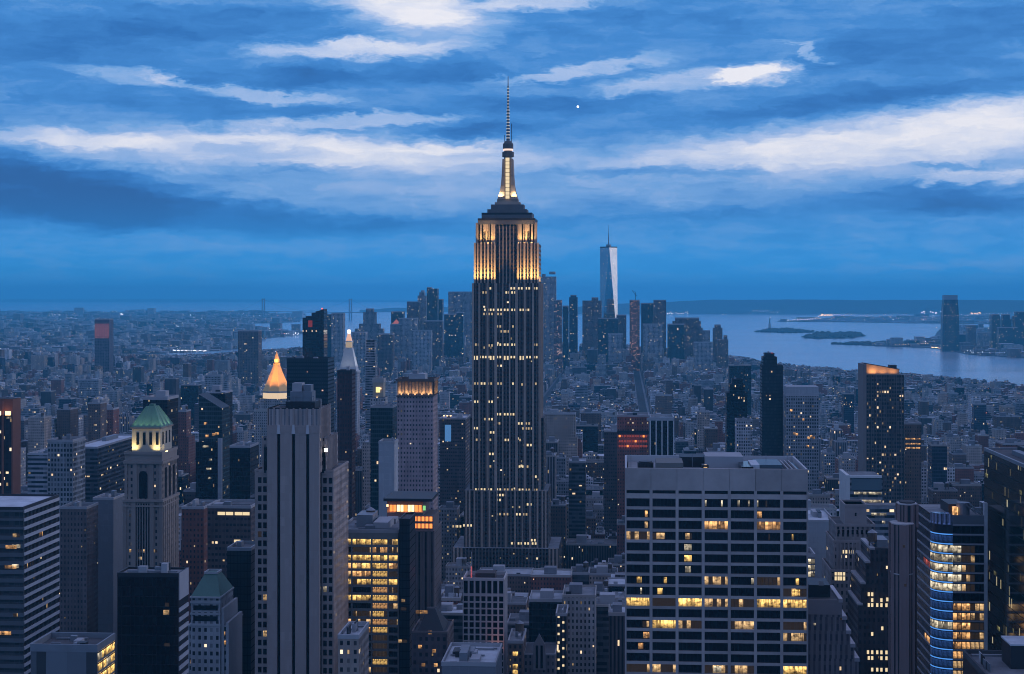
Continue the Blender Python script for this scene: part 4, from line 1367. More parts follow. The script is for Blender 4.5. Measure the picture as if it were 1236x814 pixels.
def led_glass_tower():
    d = 620.0
    k = d / F
    x, y, w = site(1128, 1187, d, 36, 622, 'the blue cornered glass tower')
    root = thing('glass_tower', 'glass office tower with a rounded corner striped in blue light', 'office building', (x, y, 0))
    U = lambda px: (px - 1157.5) * k
    Z = lambda py: HZ(py, d)
    h = Z(622)
    fl = 11.6
    GL = principled('curtain_glass', (.03, .035, .045), .18)
    pc = [(U(1128) + 7 * (1 - math.sin(a)), 7 * (1 - math.cos(a))) for a in np.linspace(math.pi / 2, 0, 7)]
    body = [(U(1187), 0), (U(1187), 36), (U(1128), 36)] + [(p[0], p[1]) for p in pc]
    body = [pc[-1]] + [(U(1187), 0), (U(1187), 36), (U(1128), 36)] + pc[:-1]
    MB().prism(body, 0, h - .4, 0, -1).build('wall', GL, root)
    MB().prism([(p[0] * .985, .4 + p[1] * .975) for p in body], h - .9, h - .5).build('roof', M['roof_grey'], root)
    pale = principled('metal_floor_edge', (.34, .34, .37), .45, .3)
    off = [(p[0] - .22 * (1 if p[0] < U(1140) else -1) * (1 if p[1] > 0 else 0), p[1] - .22) for p in body]
    dim = [M['win_dim'], M['win_warm'], M['win_white'], M['dark_glass']]
    sp = []
    for i in range(20):
        py = 634 + i * fl
        zt = Z(py)
        # floor edge ring
        MB().prism([(pc[-1][0], -.25), (U(1187) + .1, -.25), (U(1187) + .1, .1), (pc[-1][0], .1)], zt - .25, zt + .35, bottom=True).build('floor_edge', pale, root)
        MB().prism([(U(1128) - .25, 7.02), (U(1128) + .1, 7.02), (U(1128) + .1, 36), (U(1128) - .25, 36)], zt - .25, zt + .35, bottom=True).build('side_floor_edge', pale, root)
        if i >= 1:
            cm = MB()
            q = [(U(1128) + 7.18 - 7.3 * math.sin(a), 7.1 - 7.3 * math.cos(a)) for a in np.linspace(math.pi / 2, 0, 7)]
            q2 = [(U(1128) + 7 - 7.0 * math.sin(a), 7 - 7.0 * math.cos(a)) for a in np.linspace(0, math.pi / 2, 7)]
            cm.prism(q + q2, zt - .12, zt + .28, bottom=True)
            cm.build('corner_light', M['lamp_bluewhite'] if False else M['lamp_blue'], root)
            # corner glass panes glow where the rooms are lit
            lit = 2 <= i <= 6 or i == 10
            n_ = 6
            for j in range(n_):
                a = math.pi / 2 * (1 - (j + .5) / n_)
                cx_, cy_2 = U(1128) + 7 - 7.06 * math.sin(a), 7 - 7.06 * math.cos(a)
                mm = M['win_white'] if lit else M['led_dim']
                sp.append((cx_, cy_2, zt - fl * k + .55, 1.75, fl * k - 1.0, mm, -a))
        # front strip windows
        nw = 7
        x0 = pc[-1][0]
        for j in range(nw):
            if i < 2:
                mm = M['dark_glass']
            elif i <= 6:
                mm = M['win_white'] if j < 2 else M['win_dim'] if j < 5 else M['dark_glass']
            elif i in (7,):
                mm = M['dark_glass']
            elif i <= 13:
                mm = M['win_warm'] if j < 4 and i > 7 else M['win_dim']
            else:
                mm = M['dark_glass'] if j > 2 else M['win_dim']
            ww = (U(1187) - x0) / nw
            sp.append((x0 + ww * (j + .5), -.06, zt - fl * k + .5, ww - .25, fl * k - 1.1, mm, 0))
    for j in range(9):
        i = 4 if j < 5 else 12
        sp.append((U(1128) - .06, 10 + (j % 5) * 2.6, Z(634 + i * fl) - fl * k + .5, 2.3, 2.2, M['win_red'] if i == 4 else M['win_warm'], R(-90)))
    windows(root, sp)
    MB().box(U(1187) + .1, U(1187) + 1.3, -.6, 2, 0, Z(607)).build('edge_fin', M['roof_pale'], root)
    MB().box(pc[-1][0], U(1187), -.15, .15, Z(634), h).build('crown_louvre', principled('louvre', (.16, .17, .19), .5, .4), root)
    MB().prism([(U(1128) + 7 - 7.1 * math.sin(a), 7 - 7.1 * math.cos(a)) for a in np.linspace(math.pi / 2, 0, 7)] + [(U(1128) + 6.5, 6.5)], Z(634), h + .3, bottom=True).build('corner_screen', emitter('corner_screen', (.10, .18, .55), .22, 'room'), root)
    MB().box(U(1150), U(1170), 8, 24, h - .6, Z(612)).build('plant_room', M['metal_dark'], root)
    MB().cyl(U(1166), 6, 2.6, h - .6, h + 4.2, 14).build('cooling_tower', M['metal_grey'], root)
    MB().box(U(1153), U(1158), 3, 6, h - .6, h + 2.6).build('lit_hatch', M['win_warm'], root)
    for (a, c) in ((1166, 1180), (1172, 1186)):
        MB().bar((U(a), 3, h + 4), (U(c), 3, h + .3), .35).build('brace', M['metal_grey'], root)
    return root
M['led_dim'] = emitter('led_dim', (.04, .12, .42), .30, 'room')
M['win_red'] = emitter('win_red', (1, .16, .10), .5, 'room')
led_glass_tower()

def octagon_tower():
    d = 600.0
    k = d / F
    x, y, w = site(1079, 1111, d, 16, 612, 'the brown octagonal tower')
    root = thing('octagonal_tower', 'slim brown faceted tower with vertical piers and pale cornice lines', 'tower', (x, y, 0))
    U = lambda px: (px - 1095) * k
    Z = lambda py: HZ(py, d)
    br = (.24, .17, .16)
    brm = principled('brown_pier_stone', br, .85, noise=.15)
    fac = facade('octagon_windows', br, 1.6, 3.4, .45, .92, lit=.004, spandrel=(.06, .05, .055), row=.1)
    def octo(x0, x1, y0, y1, c):
        return [(x0 + c, y0), (x1 - c, y0), (x1, y0 + c), (x1, y1 - c), (x1 - c, y1), (x0 + c, y1), (x0, y1 - c), (x0, y0 + c)]
    up = octo(U(1089), U(1111), 5, 14, 2.2)
    lo = octo(U(1079), U(1104), 0, 11, 2.6)
    m1 = MB(1.6)
    m1.prism(up, 0, Z(612), 0, -1)
    m1.build('upper_shaft', fac, root)
    m2 = MB(1.6)
    m2.prism(lo, 0, Z(634), 0, -1)
    m2.build('front_shaft', fac, root)
    cap = principled('pale_cornice', (.45, .43, .42), .8)
    def grow(p, g):
        cx_ = sum(a for a, _ in p) / 8; cy_2 = sum(c for _, c in p) / 8
        return [(cx_ + (a - cx_) * g, cy_2 + (c - cy_2) * g) for a, c in p]
    MB().prism(grow(up, 1.04), Z(612.3), Z(610.8), bottom=True).build('upper_cornice', cap, root)
    MB().prism(grow(lo, 1.04), Z(634.4), Z(633), bottom=True).build('cornice', cap, root)
    MB().prism(grow(lo, 1.03), Z(694.6), Z(693.4), bottom=True).build('belt_course', cap, root)
    for p in lo:
        MB().box(p[0] - .5, p[0] + .5, p[1] - .5, p[1] + .5, 0, Z(634)).build('pier', brm, root)
    MB().box(U(1088), U(1095), -.3, .2, 0, Z(634.5)).build('pier', brm, root)
    for p in up:
        MB().box(p[0] - .45, p[0] + .45, p[1] - .45, p[1] + .45, Z(640), Z(612)).build('pier', brm, root)
    MB().prism(grow(up, .8), Z(610.8), Z(609)).build('roof', M['roof_dark'], root)
    windows(root, [(U(1092.5), -.34, Z(708), .8, .9, M['win_dim'], 0), (U(1091), -.34, Z(661), .8, .9, M['win_dim'], 0)])
    return root
octagon_tower()

def stepped_stone_tower():
    d = 790.0
    k = d / F
    x, y, w = site(1003, 1063, d, 34, 613, 'the stepped brown stone building')
    root = thing('stepped_stone_building', 'old brownish stone building stepping up to a plain square top', 'building', (x, y, 0))
    U = lambda px: (px - 1033) * k
    Z = lambda py: HZ(py, d)
    col = (.27, .235, .225)
    fac = facade('stepped_windows', col, 2.3, 3.5, .42, .52, lit=.03, row=.6)
    st = principled('stepped_stone', col, .85, noise=.2)
    m = MB(2.3)
    for (a, c, y0, y1, py) in ((1003, 1063, 0, 34, 690), (1007, 1060, 1.5, 32, 655), (1010, 1057, 3, 30, 636)):
        m.box(U(a), U(c), y0, y1, 0, Z(py), top=-1, bottom=False)
    m.build('wall', fac, root)
    MB().box(U(1022), U(1048), 6, 24, Z(637), Z(613)).build('top_block', st, root)
    MB().box(U(1034), U(1036), 5.9, 6.1, Z(625), Z(621)).build('small_window', M['black_glass'], root)
    for (a, c, y0, y1, py) in ((1003, 1063, 0, 34, 690), (1007, 1060, 1.5, 32, 655), (1010, 1057, 3, 30, 636), (1022, 1048, 6, 24, 613)):
        MB().ring(U(a) - .2, U(c) + .2, y0 - .2, y1 + .2, Z(py) - .4, Z(py) + .9, .6).build('parapet', st, root)
        MB().box(U(a) + .4, U(c) - .4, y0 + .4, y1 - .4, Z(py) - .3, Z(py)).build('roof', M['roof_dark'], root)
    for i in range(8):
        MB().box(U(1013.5 + i * 5.6) - .5, U(1013.5 + i * 5.6) + .5, 2.9, 3.05, Z(646), Z(641)).build('arched_window', M['black_glass'], root)
    for i in range(11):
        MB().box(U(1011 + i * 4.6) - .3, U(1011 + i * 4.6) + .3, 1.1, 1.6, Z(690), Z(655)).build('pier', st, root)
    sp = [(U(px), 1.45, Z(py), .9, 1.7, M['win_pair'], 0) for px, py in ((1019, 669), (1022, 669), (1025, 669), (1029.5, 669))]
    sp += [(U(px), -.05, Z(py), 1.0, 1.9, M['win_pair'], 0) for px, py in ((1009, 695), (1012.5, 695), (1015.5, 695), (1019, 695), (1009, 701), (1012.5, 701), (1015.5, 701), (1019, 701))]
    windows(root, sp)
    return root
stepped_stone_tower()

def buttressed_block():
    d = 660.0
    k = d / F
    x, y, w = site(974, 1016, d, 30, 724, 'the buttressed stone block')
    root = thing('buttressed_block', 'pale purple grey stone block with tall recessed windows and stepped right flank', 'building', (x, y, 0))
    U = lambda px: (px - 995) * k
    Z = lambda py: HZ(py, d)
    st = principled('mauve_stone', (.27, .255, .27), .85, noise=.15)
    fac = facade('mauve_windows', (.27, .255, .27), 2.2, 4.2, .42, .62, lit=.008, row=.1, spandrel=(.17, .16, .18), glass=(.06, .06, .08), rough=.6)
    m = MB(2.2)
    steps = [(974, 1016, 724), (974, 1021, 745), (974, 1026, 762), (974, 1031, 778), (974, 1036, 795)]
    for i, (a, c, py) in enumerate(steps):
        m.box(U(a) - i * .02, U(c), -.02 * i + .1, 30 + i * 1.5, 0, Z(py), top=-1, bottom=False)
    m.build('wall', fac, root)
    MB().box(U(974) + .02, U(1016), -.1, .3, Z(742), Z(724)).build('frieze', st, root)
    for (a, c, py) in steps:
        MB().box(U(1012 if c < 1017 else c - 5), U(c) + .3, -.4, 31, Z(py) - 1.0, Z(py) + .5).build('coping', principled('pale_coping', (.42, .42, .45), .8), root)
    MB().box(U(974), U(1012), .3, 29.7, Z(724) - .4, Z(724)).build('roof', M['roof_dark'], root)
    MB().box(U(978), U(1004), 5, 22, Z(724), Z(709)).build('plant_room', M['metal_dark'], root)
    MB().box(U(990), U(996), 4.6, 5, Z(709.5), Z(704)).build('hatch', M['roof_pale'], root)
    windows(root, [(U(983.5), -.2, Z(755), .9, .9, M['win_white'], 0), (U(1015), -.2, Z(748), .7, .8, M['win_dim'], 0)])
    return root
buttressed_block()

def dark_brick_steps():
    d = 740.0
    k = d / F
    x, y, w = site(1040, 1080, d, 34, 662, 'the dark stepped brick block')
    root = thing('dark_brick_block', 'dark brick block stepping down to the left with rows of small lit windows', 'building', (x, y, 0))
    U = lambda px: (px - 1060) * k
    Z = lambda py: HZ(py, d)
    fac = facade('dark_brick_small', (.075, .065, .07), 2.0, 3.4, .4, .5, lit=.02, row=.5)
    m = MB(2.0)
    st = [(1052, 1080, 664), (1046, 1080, 680), (1040, 1080, 705), (1036, 1080, 730)]
    for i, (a, c, py) in enumerate(st):
        m.box(U(a), U(c), 4 - i * 1.2, 34, 0, Z(py), top=-1, bottom=False)
        MB().box(U(a) - .1, U(a) + 2.2, 4 - i * 1.2 - .1, 34, Z(py) - .5, Z(py) + .4).build('coping', M['concrete'], root)
    m.build('wall', fac, root)
    MB().box(U(1053), U(1079), 5, 33, Z(664) - .3, Z(664) + .1).build('roof', M['roof_dark'], root)
    MB().box(U(1062), U(1075), 8, 22, Z(664), Z(655)).build('plant_room', M['metal_grey'], root)
    water_tank(root, U(1057), 10, Z(664))
    windows(root, [(U(px), .35, Z(py), 1.0, 1.7, M['win_pair'], 0) for px, py in ((1049, 720), (1053, 720), (1053, 727), (1064, 727), (1071, 726), (1049, 733), (1053, 733), (1059, 733), (1064, 733), (1070, 733), (1074, 733),
            (1048, 790), (1053, 790), (1059, 790), (1064, 790), (1070, 790), (1049, 797), (1053, 797), (1064, 797), (1070, 797), (1053, 811), (1059, 811), (1064, 811), (1070, 811), (1074, 811), (1053, 768), (1065, 761))])
    return root
dark_brick_steps()

def green_glass_tower():
    """we look along its long side face, which runs away from the right border"""
    db = 640.0
    d = 500.0
    X, Yb = W(1188, db)
    depth = 138.0
    x0, y0 = X, Yb - depth
    wd = 60.0
    FOOT.append((x0 - 3, x0 + wd + 4, y0 - 4, Yb + 4))
    GUARD.append((1188, 1300, 541, 820, db))
    ZRECT.append((1188, 1300, 541, 820, 560))
    HEROES.append(('the dark green glass tower', 1215, 545, db))
    root = thing('green_glass_tower', 'huge dark green glass tower filling the right border, pale line along its roof edge', 'skyscraper', (x0, y0, 0))
    h = HZ(541, db)
    g = facade('green_glass', (.010, .022, .022), 1.7, 4.0, .94, .93, lit=.05, spandrel=(.012, .028, .026), glass=(.006, .016, .017), rough=.12, strength=.30, litcol=(.9, .75, .3), row=.8)
    MB(1.7).box(0, wd, 0, depth, 0, h, top=-1, bottom=False).build('wall', g, root)
    MB().box(.3, wd - .3, .3, depth - .3, h - .9, h - .5).build('roof', M['roof_dark'], root)
    MB().ring(-.15, wd + .15, -.15, depth + .15, h - 1, h + .25, .8).build('parapet', M['metal_grey'], root)
    MB(1.7).box(26, wd - 2, depth - 34, depth - 6, h - .6, h + 9.5, top=0).build('rear_block', g, root)
    MB().box(10, 24, depth - 40, depth - 12, h - .6, h + 2.2).build('plant_room', M['metal_dark'], root)
    MB().box(6, 9, depth - 60, depth - 20, h - .6, h + 1.2).build('walkway', M['metal_grey'], root)
    r_ = random.Random(12)
    sp = []
    for i in range(24):
        zz = h - 4 * r_.randint(1, 26) + .8
        yy = r_.uniform(20, depth - 3)
        sp.append((-.05, yy, zz, r_.choice((1.6, 1.6, 3.3, 5)), 1.6, M['win_green'], R(-90)))
    windows(root, sp)
M['win_green'] = emitter('win_green', (.75, .70, .28), .3, 'room')
green_glass_tower()

def corner_roof_block():
    d = 470.0
    k = d / F
    x, y, w = site(1204, 1300, d, 47, 787, 'the corner flat roof')
    root = thing('flat_roof_block', 'dark block with broad grey flat roof cut off by the lower right corner', 'building', (x, y, 0))
    h = HZ(830, d)
    U = lambda px: (px - 1252) * k
    MB().box(-w / 2, w / 2, 0, 47, 0, h, top=-1, bottom=False).build('wall', M['metal_dark'], root)
    MB().box(-w / 2 + .5, w / 2 - .5, .5, 46.5, h - 1.2, h - .7).build('roof', M['roof_grey'], root)
    MB().ring(-w / 2 - .1, w / 2 + .1, -.1, 47.1, h - 1.3, h + .5, .7).build('parapet', M['roof_dark'], root)
    MB().box(-w / 2 + 2, w / 2 - 2, 43, 44.5, h - .7, h - .2).build('roof_walkway', M['metal_grey'], root)
    MB().box(U(1246), U(1295), 26, 38, h - .72, h + 6.5).build('plant_room', M['metal_dark'], root)
    MB().box(U(1246) - .2, U(1295), 25.8, 38.2, h + 6.5, h + 7).build('plant_roof', M['roof_pale'], root)
    roof_kit(root, -w / 2 + 2, w / 2 - 20, 20, 40, h - .75, 4, 6, False)
    return root
corner_roof_block()

# ================================================================== other towers one can point to
FM = {}
FM['glass_dark'] = facade('glass_dark', (.02, .024, .03), 1.6, 3.6, .88, .8, lit=.02, spandrel=(.022, .026, .032), glass=(.008, .011, .015), rough=.15)
FM['glass_teal'] = facade('glass_teal', (.04, .065, .07), 1.7, 3.6, .9, .7, lit=.03, spandrel=(.04, .07, .075), glass=(.015, .028, .034), rough=.15)
FM['glass_blue'] = facade('glass_blue', (.05, .07, .10), 1.7, 3.6, .9, .7, lit=.03, spandrel=(.05, .075, .11), glass=(.02, .03, .045), rough=.15)
FM['grid_grey'] = facade('grid_grey', (.26, .275, .29), 2.4, 3.5, .62, .6, lit=.055)
FM['grid_pale'] = facade('grid_pale', (.50, .50, .52), 2.6, 3.5, .6, .55, lit=.055)
FM['brick_red'] = facade('brick_red', (.19, .085, .07), 2.2, 3.3, .40, .48, lit=.055)
FM['brick_brown'] = facade('brick_brown', (.14, .10, .085), 2.2, 3.3, .42, .5, lit=.055)
FM['tan'] = facade('tan', (.36, .30, .26), 2.3, 3.3, .42, .5, lit=.055)
FM['pink'] = facade('pink', (.31, .235, .235), 2.2, 3.3, .5, .45, lit=.02, glass=(.03, .03, .04))
FM['stone'] = facade('stone', (.33, .32, .315), 2.4, 3.4, .42, .52, lit=.055)
FM['bands'] = facade('bands', (.24, .25, .27), 3, 3.6, 1.01, .5, lit=.055, row=.8)
FM['bands_dark'] = facade('bands_dark', (.09, .095, .105), 3, 3.6, 1.01, .55, lit=.03, row=.8)
FM['piers'] = facade('piers', (.26, .25, .255), 2.4, 3.6, .5, .97, lit=.055, spandrel=(.07, .07, .08))
FM['piers_dark'] = facade('piers_dark', (.10, .085, .085), 2.2, 3.6, .5, .97, lit=.02, spandrel=(.03, .03, .035))
FM['brown_slab'] = facade('brown_slab', (.10, .08, .08), 2.2, 3.5, .7, .42, lit=.035, row=.9)
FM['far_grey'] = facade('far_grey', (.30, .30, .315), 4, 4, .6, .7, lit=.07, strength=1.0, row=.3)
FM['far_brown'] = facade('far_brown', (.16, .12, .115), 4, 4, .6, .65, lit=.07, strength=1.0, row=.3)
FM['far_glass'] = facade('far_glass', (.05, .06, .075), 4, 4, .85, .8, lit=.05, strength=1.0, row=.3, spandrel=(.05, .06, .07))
FM['far_lit'] = facade('far_lit', (.12, .10, .10), 4, 4, .6, .6, lit=.32, strength=.8, litcol=(1, .45, .28), row=.3)
M['blank_pale'] = facade('blank_pale', (.36, .37, .39), 3.2, 3.6, .96, .94, lit=0, glass=(.31, .325, .345), rough=.85)
M['blank_grey'] = facade('blank_grey', (.19, .20, .22), 3.2, 3.6, .96, .94, lit=0, glass=(.16, .17, .19), rough=.85)
M['marble'] = principled('marble', (.55, .55, .54), .7, noise=.15)

def S(label, px0, px1, py, d, depth, mat, name='tower_block', **kw):
    return slab(name, label, px0, px1, py, d, depth, FM[mat] if isinstance(mat, str) else mat, **kw)

M['win_pinkred'] = emitter('win_pinkred', (1, .22, .20), .4)
M['win_pinkwhite'] = emitter('win_pinkwhite', (1, .45, .40), .6)
# ---- left part of the near city
def edge_tower():
    d = 1000.0
    k = d / F
    x, y, w = site(-40, 16, d, 13, 482, 'the left red brown tower')
    root = thing('red_brown_tower', 'red brown tower at the left border with warm lit slots under its top', 'tower', (x, y, 0))
    U = lambda px: (px + 12) * k
    Z = lambda py: HZ(py, d)
    br = principled('red_brown_stone', (.20, .085, .06), .85, noise=.2)
    MB(2.4).box(-w / 2, w / 2 - .1, .4, 13, 0, Z(503), top=-1, bottom=False).build('wall', facade('edge_windows', (.05, .04, .045), 2.4, 3.6, .8, .6, lit=.10, row=.3, spandrel=(.03, .03, .035)), root)
    for (a, c) in ((-40, -38), (-20, -18), (2.5, 5), (14.6, 16)):
        MB().box(U(a), U(c), -.2, .6, 0, Z(484)).build('pier', br, root)
    MB().box(U(16) - .2, U(16) + .1, -.15, 13, 0, Z(482)).build('side_wall', br, root)
    MB().box(-w / 2, w / 2 - .05, 0, 12.9, Z(496), Z(482)).build('crown', br, root)
    MB().box(-w / 2 + .5, w / 2 - .5, .6, 12.4, Z(482), Z(482) + .3).build('roof', M['roof_dark'], root)
    windows(root, [(U(px), .3, Z(501.5), 3.4, 2.6, M['lamp_warm'], 0) for px in (9.8, -2, -8, -14)] + [(U(11), .3, Z(505.5), 3, 1.2, M['win_white'], 0)])
    flood((x, y, 0), U(9), -1.6, Z(503), 4, 250, (1, .5, .2), 0, spread=120)
edge_tower()
S('grey gridded office slab with two bright windows in its top floor', 57, 88, 533, 1150, 27, 'grid_grey', roof='roof_dark', phrase='the grey gridded slab', units=3)
S('low pale building with long white flat roof behind the grey gridded slab', 86, 118, 541, 1330, 120, 'bands_dark', roof='roof_pale', name='pale_hall', units=1, phrase='the long white roof')
S('pale banded block left of the grey gridded slab', 33, 57, 549, 1290, 40, 'bands', roof='roof_pale')
S('brown masonry block with a blank pale side wall', 72, 105, 614, 1000, 22, facade('old_brown', (.15, .12, .115), 2.2, 3.4, .4, .5, lit=.01), roof='roof_dark', phrase='the brown blank sided block')
S('plain blue grey windowless block beside the brown block with blank side', 112, 137, 603, 1060, 24, M['blank_grey'], name='blank_block', units=2)
S('red brick block with a row of warm windows below its roofline', 219, 246, 614, 1000, 34, 'brick_red', phrase='the red brick block', units=2)
r, g = S('broad dark brown slab with one bright row of windows near its roof', 250, 303, 613, 950, 30, 'brown_slab', phrase='the broad dark brown slab', units=2)
k = 950 / F
windows(r, [((px - 276.5) * k, -.04, HZ(622, 950), 1.5, 1.9, M['win_pair'], 0) for px in (264, 267, 270, 274, 277, 280, 285, 288, 291, 294.5, 297, 300)] + [((px - 276.5) * k, -.04, HZ(655, 950), 1.4, 1.7, M['win_pair'] , 0) for px in (284, 286.5, 289)])
S('very narrow black slab beside the deco tower', 274, 303, 664, 760, 20, facade('black_slab2', (.008, .008, .010), 1.6, 3.6, .9, .9, lit=0, spandrel=(.01, .01, .012)), crown=M['metal_grey'], units=1)

def sloped_glass_tower():
    d = 1300.0
    k = d / F
    x, y, w = site(240, 268, d, 26, 476, 'the sloped glass tower')
    root = thing('sloped_glass_tower', 'dark teal glass tower whose top slopes down to the right', 'tower', (x, y, 0))
    Z = lambda py: HZ(py, d)
    m = MB(1.7)
    a, c = -w / 2, w / 2
    zl, zr = Z(476), Z(493)
    m.face([(a, 0, 0), (c, 0, 0), (c, 0, zr), (a, 0, zl)], [(0, 0), (w, 0), (w, zr), (0, zl)])
    m.face([(c, 0, 0), (c, 26, 0), (c, 26, zr), (c, 0, zr)], [(0, 0), (26, 0), (26, zr), (0, zr)])
    m.face([(a, 26, 0), (a, 0, 0), (a, 0, zl), (a, 26, zl)], [(0, 0), (26, 0), (26, zl), (0, zl)])
    m.face([(c, 26, 0), (a, 26, 0), (a, 26, zl), (c, 26, zr)], [(0, 0), (w, 0), (w, zl), (0, zr)])
    m.build('wall', FM['glass_teal'], root)
    rf = MB()
    rf.face([(a, 0, zl), (c, 0, zr), (c, 26, zr), (a, 26, zl)])
    rf.build('sloping_roof', M['metal_dark'], root)
    MB().bar((a, -.1, zl), (c, -.1, zr), .35).build('roof_edge', M['metal_grey'], root)
    MB().box(c - 2.6, c + .5, -3, -.2, 0, Z(529)).build('pale_edge_wall', M['blank_pale'], root)
    MB(1.7).box(a - 2, c - 2.7, -2.5, -.1, 0, Z(533)).build('front_wing', FM['glass_dark'], root)
    windows(root, [((px - 254) * k, -2.56, Z(py), 2.6, 1.6, M['win_white'], 0) for px, py in ((247.5, 540), (251, 540), (255, 556), (252, 567), (254, 567), (254, 578))] + [((px - 254) * k, -.05, Z(py), 2.6, 2, M['win_warm'], 0) for px, py in ((248, 513), (250, 528), (258, 526), (262, 525))])
sloped_glass_tower()
S('dark glass block with small warm lights right of the sloped top glass tower', 277, 302, 540, 1250, 30, 'glass_dark', units=2)

def gold_pyramid_tower():
    d = 2035.0
    k = d / F
    x, y, w = site(308, 351, d, 44, 425, 'the gold pyramid')
    root = thing('gold_pyramid_tower', 'stone tower crowned by a glowing gold pyramid spire', 'tower', (x, y, 0))
    U = lambda px: (px - 329.5) * k
    Z = lambda py: HZ(py, d)
    MB(2.4).box(U(306), U(353), 0, 44, 0, Z(496), top=-1, bottom=False).build('wall', FM['stone'], root)
    MB(2.4).box(U(311), U(349), 3, 41, Z(496), Z(482), top=-1).build('upper_wall', FM['stone'], root)
    MB().ring(U(306), U(353), -.2, 44.2, Z(497), Z(494), .8).build('parapet', M['limestone'], root)
    MB().cyl(0, 22, U(346.5), Z(482), Z(475), 8, ph=R(22.5)).build('lit_gallery', M['gallery'], root)
    MB().cyl(0, 22, U(348), Z(475), Z(473), 8, ph=R(22.5), bottom=True).build('eave', M['limestone'], root)
    gold = principled('gilt_tile', (.80, .46, .16), .45, .3, noise=.12)
    sp = MB()
    prof = [(473.5, 17.3), (462, 12.2), (450, 7.2), (441, 3.9)]
    for (a, ra), (c, rc) in zip(prof[:-1], prof[1:]):
        sp.cyl(0, 22, ra * k, Z(a), Z(c), 8, rc * k, ph=R(22.5), top=-1)
    sp.build('pyramid', gold, root)
    MB().cyl(0, 22, 4.3 * k, Z(441), Z(439.8), 8).cyl(0, 22, 3.3 * k, Z(439.8), Z(434), 8).build('lantern', gold, root)
    MB().cyl(0, 22, 3.1 * k, Z(434), Z(425), 8, .2 * k).build('spire', gold, root)
    loc = (x, y, 0)
    for s in (-1, 1):
        flood(loc, s * 9, -8, Z(476), 10, 12500, (1, .48, .16), -8, spread=70).rotation_euler = (R(180 - 28), 0, 0)
    flood(loc, 30, 22, Z(476), 18, 11000, (1, .48, .16), 0, spread=70).rotation_euler = (R(180 - 28), 0, R(90))
    flood(loc, 0, 22 - 6.5, Z(440), 4, 900, (1, .6, .25), 0, spread=80).rotation_euler = (R(180 - 30), 0, 0)
    flood(loc, -30, 22, Z(476), 18, 8000, (1, .55, .2), 0, spread=70).rotation_euler = (R(180 - 28), 0, R(-90))
M['gallery'] = emitter('gallery_light', (1, .72, .45), .75)
gold_pyramid_tower()

def clock_tower():
    d = 2235.0
    k = d / F
    x, y, w = site(407, 432, d, 24, 396, 'the white marble clock tower')
    root = thing('marble_tower', 'slender white marble tower with steep pyramid roof and lit lantern tip', 'tower', (x, y, 0))
    U = lambda px: (px - 419.5) * k
    Z = lambda py: HZ(py, d)
    yc = 12.0
    MB(2.6).box(U(408), U(431), 0, 24, 0, Z(448), top=-1, bottom=False).build('wall', facade('marble_windows', (.42, .42, .43), 2.6, 3.6, .4, .5, lit=.02), root)
    MB().prism([(U(409), .5), (U(430), .5), (U(430), 23.5), (U(409), 23.5)], Z(448), Z(420), 0, None, False,
               [(U(415), yc - 4.5), (U(424), yc - 4.5), (U(424), yc + 4.5), (U(415), yc + 4.5)]).build('pyramid_roof', M['marble'], root)
    MB().box(U(407.4), U(431.6), -.7, 24.7, Z(449.4), Z(447.6)).build('cornice', M['marble'], root)
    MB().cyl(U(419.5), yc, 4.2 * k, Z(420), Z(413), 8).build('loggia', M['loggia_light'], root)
    MB().cyl(U(419.5), yc, 4.8 * k, Z(413), Z(411.8), 8).cyl(U(419.5), yc, 4.8 * k, Z(421), Z(420), 8).build('balcony', M['marble'], root)
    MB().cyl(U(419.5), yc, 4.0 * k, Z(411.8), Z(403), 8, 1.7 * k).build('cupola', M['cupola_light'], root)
    MB().cyl(U(419.5), yc, 1.7 * k, Z(403), Z(398.5), 8).build('lantern', M['lamp_white'], root)
    MB().cyl(U(419.5), yc, 1.0 * k, Z(398.5), Z(395.5), 6, .1).build('finial', M['marble'], root)
    loc = (x, y, 0)
    flood(loc, 0, -5, Z(449), 18, 300, (.95, .97, 1), 0, spread=60).rotation_euler = (R(180 - 22), 0, 0)
    flood(loc, U(436), 12, Z(449), 18, 1100, (.95, .97, 1), 0, spread=60).rotation_euler = (R(180 - 22), 0, R(90))
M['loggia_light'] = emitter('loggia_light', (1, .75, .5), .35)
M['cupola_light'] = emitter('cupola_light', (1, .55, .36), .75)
clock_tower()
S('dark red brown tower standing in front of the white marble tower', 407, 425, 449, 1250, 16, facade('dark_red', (.085, .05, .052), 2, 3.4, .5, .6, lit=.02), phrase='the dark red brown tower', crown=M['metal_dark'], roof='roof_dark')
S('wide black slab behind the deco tower roof', 346, 396, 434, 1650, 36, facade('wide_black', (.022, .022, .028), 2.2, 3.8, .8, .6, lit=.02, spandrel=(.016, .016, .02), litcol=(1, .4, .25), strength=.6), phrase='the wide black slab', units=2, roof='roof_dark', crown=M['metal_dark'])
